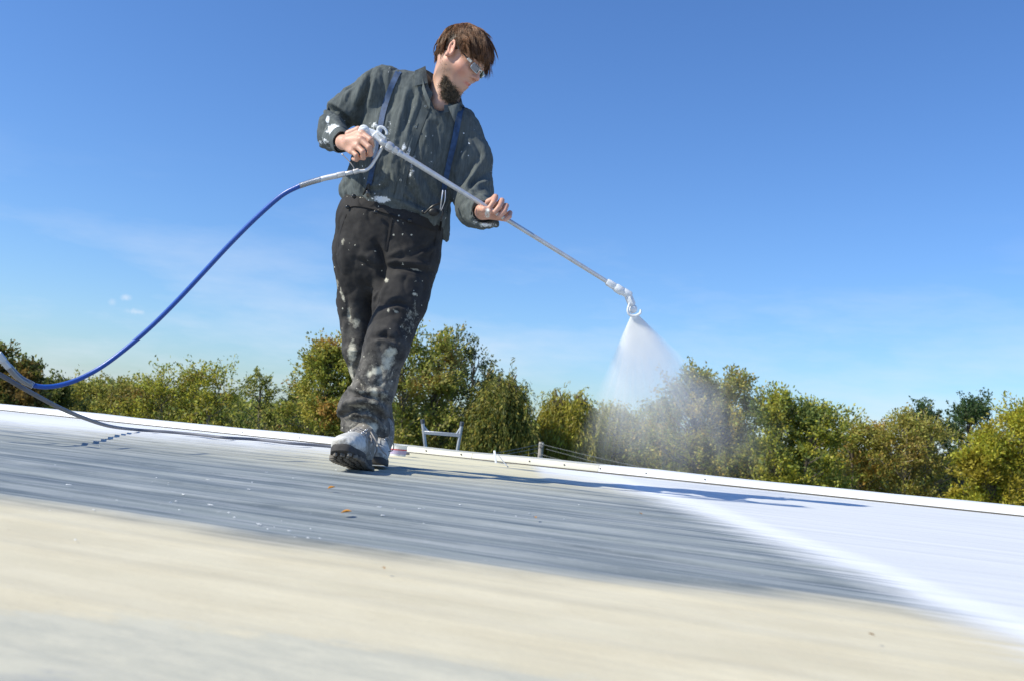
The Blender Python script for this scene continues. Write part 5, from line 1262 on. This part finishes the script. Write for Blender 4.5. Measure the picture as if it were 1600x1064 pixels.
mb = MB(); mb.tube([P(50, 601, 3.44), P(30, 590, 3.42), P(12, 571, 3.40)], .0088, 12, 6); mb.build('hose_end', mat('grey_sheath', (.42, .41, .46), .5), hose)
spring([(52, 602, 3.44), (30, 590, 3.42), (13, 572, 3.40)], .0115, 'strain_relief_spring', 26, m_wire, hose)
sg2 = MB(); sg2.tube([P(14, 574, 3.40), P(4, 562, 3.385)], [.0125, .012], 12); sg2.build('hose_coupling', m_alu, hose)
sg2 = MB(); sg2.tube([P(5, 564, 3.385), P(-4, 553, 3.37)], [.0155, .0155], 6); sg2.build('coupling_nut', m_alu, hose)
# the second, grey hose: from the coupling out of frame back in and along the roof
m_ghose = mat('grey_rubber_hose', (.14, .145, .17), .5, bump=.0004, bscale=200, var=.15, vscale=20)
gh = empty('supply_hose', tuple(G(300, 690))); tag(gh, 'dark grey supply hose coming in low at the left and lying along the roof', 'hose')
def lift(px, py, zz):     # point at height zz seen at (px, py)
    v = CR * ((px - 800) / FPX) + CU * ((532 - py) / FPX) + CF; return CO + v * ((zz - CO.z) / v.z)
gp = [P(-5, 553, 3.37), P(-60, 505, 3.30), P(-150, 470, 3.25), P(-190, 520, 3.25), P(-120, 540, 3.3), P(-50, 560, 3.36), P(0, 585, 3.42), P(40, 608, 3.52), P(90, 635, 3.75), P(130, 652, 4.1), P(170, 665, 4.55)]
last = [lift(a, b_, .016) for a, b_ in ((210, 670.5), (260, 674), (310, 678.5), (350, 683), (400, 686), (450, 691.5), (500, 695.5), (560, 701), (640, 708))]
mb = MB(); mb.tube(gp + last, .0084, 10, 6); mb.build('hose_tube', m_ghose, gh)

# ================================================================== things at the far edge
# ladder top
m_lad = mat('galvanised_tube', (.50, .51, .52), .45, .5, bump=.0005, bscale=80, var=.12, vscale=10)
DL = 6.35
lad = empty('ladder', tuple(P(692, 705, DL))); tag(lad, 'top of a grey metal ladder stand with crossbar and corner braces behind the roof edge', 'ladder')
def LP(x_, y_): return P(x_, y_, DL)
for pts in ([(660, 656), (665, 700)], [(722, 660), (714, 708)]):
    a, c = LP(*pts[0]), LP(*pts[1]); dirn = (c - a).normalized(); foot = a + dirn * ((a.z - GZ) / -dirn.z)
    mb = MB(); mb.tube([a, foot], .0115, 10); mb.build('rail', m_lad, lad)
    mb = MB(); mb.tube([a - dirn * .006, a + dirn * .022], .0135, 10); mb.build('end_cap', mat('dark_cap', (.08, .09, .10), .6), lad)
mb = MB(); a, c = LP(663, 675), LP(718, 679.5); mb.box((a + c) / 2, ((c - a), CU, CF), ((c - a).length / 2, .0115, .0115), .002); mb.build('crossbar', m_lad, lad, True)
for pts in ([(661.5, 665), (671, 676)], [(721, 666), (713, 678)]):
    mb = MB(); mb.tube([LP(*pts[0]), LP(*pts[1])], .007, 8); mb.build('brace', m_lad, lad)
for k in range(12):
    yy_ = 718 + k * 72
    mb = MB(); x0 = 665 + (yy_ - 700) * 5 / 44; x1 = 714 - (yy_ - 708) * 8 / 48
    if x1 - x0 < 12: break
    mb.tube([LP(x0, yy_), LP(x1, yy_ + 4)], .010, 8); mb.build('rung', m_lad, lad)

# plastic tub on the roof behind the boot
m_tub = mat('white_plastic_tub', (.80, .80, .78), .4); m_band = mat('red_band', (.55, .04, .05), .45); m_lab = mat('violet_label', (.45, .38, .55), .5)
tb = lift(621, 711.5, .003); tub = empty('plastic_tub', tuple(tb)); tag(tub, 'small white plastic tub with a red band standing behind the boots', 'tub')
pxm = tb.y / FPX
def frust(name, z0, z1, r0, r1, mtl, out_=0, inner=False):
    mb = MB(); n = 28; V = []; rings = [(z0, r0), (z1, r1)] + ([(z1, r1 * .93), (z0 + .004, r0 * .9)] if inner else [(z1, r1 - .001), (z0, r0 - .001)])
    for (z, r) in rings: V += [tb + Vector((r * math.cos(2 * math.pi * i / n), r * math.sin(2 * math.pi * i / n), z)) for i in range(n)]
    Fc = []
    for k in range(3):
        for i in range(n): Fc.append((k * n + i, k * n + (i + 1) % n, (k + 1) * n + (i + 1) % n, (k + 1) * n + i))
    if inner: Fc.append(tuple(range(3 * n, 4 * n)))
    else: 
        for i in range(n): Fc.append((3 * n + i, 3 * n + (i + 1) % n, (i + 1) % n, i))
    mb.add(V, Fc); return mb.build(name, mtl, tub, True, 40)
TH = 17 * pxm; TR = 14.5 * pxm
frust('tub_wall', 0, TH, TR * .86, TR, m_tub, inner=True)
frust('red_band', TH * .52, TH * .62, TR * (.86 + .14 * .52) + .0012, TR * (.86 + .14 * .62) + .0012, m_band)
frust('label', TH * .16, TH * .50, TR * (.86 + .14 * .16) + .0010, TR * (.86 + .14 * .5) + .0010, m_lab)
frust('rim', TH * .93, TH, TR * .995 + .0015, TR + .0025, m_tub)

# white stake with a leaning grey rod at the kerb
m_white = mat('white_painted_stake', (.82, .82, .80), .5)
f0 = lift(775, 723, .002); f0b = P(772.5, 703.5, f0.y)
stk = empty('marker_stake', tuple(f0)); tag(stk, 'short white stake with a thin grey rod leaning off it by the roof edge', 'stake')
mb = MB(); ax = (f0b - f0).normalized(); mb.box((f0 + f0b) / 2, (ax, CR, CF), ((f0b - f0).length / 2, .006, .006), .001); mb.build('post', m_white, stk, True)
f1 = lift(793, 728.5, .003); f1b = P(778, 710, f1.y + .03); mb = MB(); mb.tube([f1, f1b], .0028, 8); mb.build('rod', m_lad, stk)

# utility pole and its wires beyond the edge
YP = 27.0
pt = P(846, 690, YP); pole = empty('utility_pole', (pt.x, pt.y, GZ)); tag(pole, 'short weathered utility pole carrying thin wires beyond the roof edge', 'pole')
mb = MB(); mb.tube([(pt.x, pt.y, GZ - .2), (pt.x, pt.y, pt.z)], [.085, .07], 12); mb.build('pole_shaft', mat('weathered_pole', (.42, .38, .33), .85, bump=.004, bscale=20, var=.2), pole)
mb = MB(); mb.box((pt.x, pt.y - .08, pt.z - .12), ((1, 0, 0), (0, 1, 0), (0, 0, 1)), (.055, .03, .03), .005); mb.build('crossarm', mat('crossarm_wood', (.30, .27, .23), .85), pole, True)
for dx in (-.045, .045):
    mb = MB(); mb.ball((pt.x + dx, pt.y - .08, pt.z - .05), (.014, .014, .022), 8, 6); mb.build('insulator', mat('porcelain', (.6, .6, .58), .3), pole)
m_cab = mat('grey_cable', (.26, .26, .24), .6)
for (x0, y0, yy0, a0, b0) in ((700, 704, 20, 0, -.05), (700, 707, 20, .05, -.14), (720, 712, 20, -.14, -.30), (1130, 742, 26, .0, -.06), (1120, 752, 26, .14, -.18), (1100, 758, 25, -.14, -.32)):
    A = Vector((pt.x + a0, pt.y - .08, pt.z + b0)); Bp = P(x0, y0, yy0); ex = A.lerp(Bp, 2.0 if x0 < 800 else 1.6); mb = MB()
    n = 14; mb.tube([A.lerp(ex, i / n) - Vector((0, 0, .18 * math.sin(math.pi * i / n))) for i in range(n + 1)], .007, 5)
    mb.build('wire', m_cab, pole)

# fallen leaves and paint chips
m_lf = mat('orange_leaf', (.60, .26, .03), .6); m_lfb = mat('brown_leaf', (.30, .17, .07), .7)
def fallen(px, py, ln, mtl, label):
    c = lift(px, py, .012); mb = MB(); a = RNG.uniform(0, 3); u = Vector((math.cos(a), math.sin(a), .15)).normalized(); v = Vector((0, 0, 1)).cross(u).normalized(); V = []; n = 7
    prof = [0, .55, .9, 1, .85, .5, 0]
    for i in range(n):
        s_ = (i / (n - 1) - .5) * ln
        for (k, zz) in ((-1, .18), (0, 0), (1, .22)): V.append(c + u * s_ + v * (k * prof[i] * ln * .32) + Vector((0, 0, zz * ln * prof[i] + .1 * ln * (i / n) ** 2)))
    Fc = []
    for i in range(n - 1):
        for k in (0, 1): Fc.append((i * 3 + k, i * 3 + k + 1, i * 3 + 4 + k, i * 3 + 3 + k))
    mb.add(V, Fc); o = mb.build('fallen_leaf', mtl, None, True); tag(o, label, 'leaf')
fallen(541, 800, .022, m_lf, 'small orange leaf lying on the bare grey band below the boots')
fallen(518, 762, .022, m_lf, 'thin orange leaf flake just below the front boot')
fallen(836, 808, .014, m_lfb, 'tiny brown leaf scrap on the grey band right of the orange leaf')
fallen(1001, 802, .012, m_lfb, 'tiny brown leaf scrap on the grey band near the white edge')
fallen(1362, 991, .008, m_lfb, 'tan speck of leaf on the beige coating at lower right')
fallen(599, 887, .008, m_lfb, 'dark speck of leaf on the beige coating below the middle')
mb = MB(); rg = random.Random(5)
for (cx, cy, sx, sy, k) in ((440, 825, 30, 6, 7), (470, 838, 14, 3, 4), (300, 768, 30, 12, 6), (560, 735, 40, 6, 7), (600, 780, 220, 40, 18), (260, 740, 200, 40, 16), (620, 800, 60, 14, 5), (365, 803, 6, 3, 2), (900, 790, 120, 20, 7)):
    for i in range(k):
        c = lift(cx + rg.gauss(0, sx), cy + rg.gauss(0, sy), .0035); 
        if c.y > 6 or c.y < .4: continue
        r = rg.uniform(.0008, .0028); a0 = rg.uniform(0, 6); el = rg.uniform(1, 3.2); n = 6
        ca, sa = math.cos(a0), math.sin(a0); rv = [Vector(((math.cos(t_ * 1.047) * el * ca - math.sin(t_ * 1.047) * sa) * r, (math.cos(t_ * 1.047) * el * sa + math.sin(t_ * 1.047) * ca) * r, 0)) * rg.uniform(.7, 1.2) for t_ in range(n)]
        zb = rg.uniform(.0004, .001); V = [c + q for q in rv] + [c + q * .7 + Vector((0, 0, zb)) for q in rv]
        mb.add(V, [tuple(range(n, 2 * n))] + [(i_, (i_ + 1) % n, n + (i_ + 1) % n, n + i_) for i_ in range(n)])
o = mb.build('paint_drips', mat('white_drips', (.82, .82, .80), .5), None, False); tag(o, 'dried white paint drips and chips scattered over the grey band', 'paint drips', kind='stuff')

# ================================================================== the spray and its mist
def vol_mat(name, build, vc=(1, .99, .965, 1)):
    mt = bpy.data.materials.new(name); mt.use_nodes = True; t = mt.node_tree; t.nodes.clear(); o = N(t, 'ShaderNodeOutputMaterial')
    v = N(t, 'ShaderNodeVolumePrincipled'); v.inputs['Color'].default_value = vc; v.inputs['Anisotropy'].default_value = .0
    t.links.new(v.outputs[0], o.inputs['Volume']); build(t, v); return mt
TIP = P(991, 492, 3.565)
gA = G(985, 768); gB = Vector((TIP.x + .02, TIP.y + .02, 0))
SPD = (P(1016, 620, 3.60) - TIP); SPD = SPD.normalized()
FW = (CR - SPD * CR.dot(SPD)).normalized(); FN = SPD.cross(FW).normalized()
LEN = .80
spr = empty('paint_spray', tuple(TIP)); tag(spr, 'fan of white paint spray leaving the nozzle', 'spray', kind='stuff')
# fan volume in its own frame: x across the fan, y through it, z along it
mb = MB(); n = 24; V = []; rows = 10
for k in range(rows + 1):
    z = LEN * k / rows
    for i in range(n):
        a = 2 * math.pi * i / n; V.append((math.cos(a) * (.012 + .72 * z), math.sin(a) * (.010 + .16 * z), z))
Fc = [tuple(range(n))[::-1], tuple(range(rows * n, (rows + 1) * n))]
for k in range(rows):
    for i in range(n): Fc.append((k * n + i, k * n + (i + 1) % n, (k + 1) * n + (i + 1) % n, (k + 1) * n + i))
def fan(t, v):
    tcn = N(t, 'ShaderNodeTexCoord'); sp = N(t, 'ShaderNodeSeparateXYZ'); lk = t.links.new; lk(tcn.outputs['Object'], sp.inputs[0])
    def mm(op, a, b_=None, c=None):
        q = N(t, 'ShaderNodeMath', operation=op)
        for i, w_ in enumerate((a, b_, c)):
            if w_ is None: continue
            if isinstance(w_, (int, float)): q.inputs[i].default_value = w_
            else: lk(w_, q.inputs[i])
        return q.outputs[0]
    z = mm('ADD', sp.outputs['Z'], .02)
    ax = mm('DIVIDE', sp.outputs['X'], z); ay = mm('DIVIDE', sp.outputs['Y'], z)
    # streaks that radiate from the tip
    cx = N(t, 'ShaderNodeCombineXYZ'); lk(mm('MULTIPLY', ax, 34), cx.inputs[0]); lk(mm('MULTIPLY', ay, 20), cx.inputs[1]); lk(mm('MULTIPLY', z, 1.2), cx.inputs[2])
    ns = N(t, 'ShaderNodeTexNoise'); ns.inputs['Scale'].default_value = 1; ns.inputs['Detail'].default_value = 4; lk(cx.outputs[0], ns.inputs['Vector'])
    st = N(t, 'ShaderNodeMapRange'); st.inputs['From Min'].default_value = .25; st.inputs['From Max'].default_value = .75; st.inputs['To Min'].default_value = .30; st.inputs['To Max'].default_value = 1.75; lk(ns.outputs[0], st.inputs['Value'])
    ex = mm('POWER', mm('MULTIPLY', mm('ABSOLUTE', ax), 1.75), 4.0); ey = mm('POWER', mm('MULTIPLY', ay, 8.5), 2.0)
    g_ = mm('EXPONENT', mm('MULTIPLY', mm('ADD', ex, ey), -1))
    # thinning away from the tip
    fal = mm('POWER', z, -2.4)
    fade = N(t, 'ShaderNodeMapRange', interpolation_type='SMOOTHSTEP'); fade.inputs['From Min'].default_value = LEN * .8; fade.inputs['From Max'].default_value = .10; lk(sp.outputs['Z'], fade.inputs['Value'])
    d_ = mm('MULTIPLY', mm('MULTIPLY', mm('MULTIPLY', g_, fal), 1.05), mm('MULTIPLY', fade.outputs[0], st.outputs[0])); lk(mm('MINIMUM', d_, 260.), v.inputs['Density'])
fo = mesh_obj('spray_fan', V, Fc, vol_mat('spray_fan_air', fan, (.99, .992, .99, 1)), spr, world=False)
mw = Matrix((FW, FN, SPD)).transposed().to_4x4(); fo.rotation_euler = mw.to_euler(); fo['kind'] = 'stuff'
# fine droplets
mb = MB(); nD = 350; rs = np.random.default_rng(4)
for i in range(nD):
    z = .02 + .20 * rs.random() ** 1.5; q = TIP + SPD * z + FW * (z * np.clip(rs.normal() * .26, -.55, .55)) + FN * (z * rs.normal() * .05); r = .0003 + .00035 * rs.random()
    dr = (SPD + FW * ((q - TIP).dot(FW) / z) ).normalized(); l_ = .006 * rs.random() + .001
    s_ = dr.orthogonal().normalized() * r; t_ = dr.cross(s_).normalized() * r
    mb.add([q - dr * l_, q + s_, q + t_, q - s_ - t_, q + dr * l_], [(0, 1, 2), (0, 2, 3), (0, 3, 1), (4, 2, 1), (4, 3, 2), (4, 1, 3)])
dp = mb.build('droplets', mat('wet_white_paint', (.88, .88, .88), .3), spr, False); dp['kind'] = 'stuff'
# drifting overspray beyond the fan
MC = P(1068, 664, 4.55)
def mist(t, v):
    tcn = N(t, 'ShaderNodeTexCoord'); lk = t.links.new
    ln = N(t, 'ShaderNodeVectorMath', operation='LENGTH'); lk(tcn.outputs['Object'], ln.inputs[0])
    f = N(t, 'ShaderNodeMapRange', interpolation_type='SMOOTHERSTEP'); f.inputs['From Min'].default_value = 1.0; f.inputs['From Max'].default_value = .1; lk(ln.outputs['Value'], f.inputs['Value'])
    mp = N(t, 'ShaderNodeMapping'); mp.inputs['Scale'].default_value = (5.5, 3, 1.3); mp.inputs['Rotation'].default_value = (0, .25, 0); lk(tcn.outputs['Object'], mp.inputs['Vector'])
    ns = N(t, 'ShaderNodeTexNoise'); ns.inputs['Scale'].default_value = 1; ns.inputs['Detail'].default_value = 3; ns.inputs['Roughness'].default_value = .6; lk(mp.outputs[0], ns.inputs['Vector'])
    r = N(t, 'ShaderNodeMapRange'); r.inputs['From Min'].default_value = .38; r.inputs['From Max'].default_value = .72; r.inputs['To Min'].default_value = .12; r.inputs['To Max'].default_value = 1.6; lk(ns.outputs[0], r.inputs['Value'])
    a = N(t, 'ShaderNodeMath', operation='MULTIPLY'); lk(f.outputs[0], a.inputs[0]); lk(r.outputs[0], a.inputs[1])
    b_ = N(t, 'ShaderNodeMath', operation='MULTIPLY'); lk(a.outputs[0], b_.inputs[0]); b_.inputs[1].default_value = .44; lk(b_.outputs[0], v.inputs['Density'])
mb = MB(); mb.ball((0, 0, 0), 1.0, 20, 12); mo = mb.build('overspray_mist', vol_mat('mist_air', mist), None, False); mo.location = MC; mo.scale = (.56, .70, .46)
tag(mo, 'drifting white mist of overspray between the spray fan and the trees', 'mist', kind='stuff')
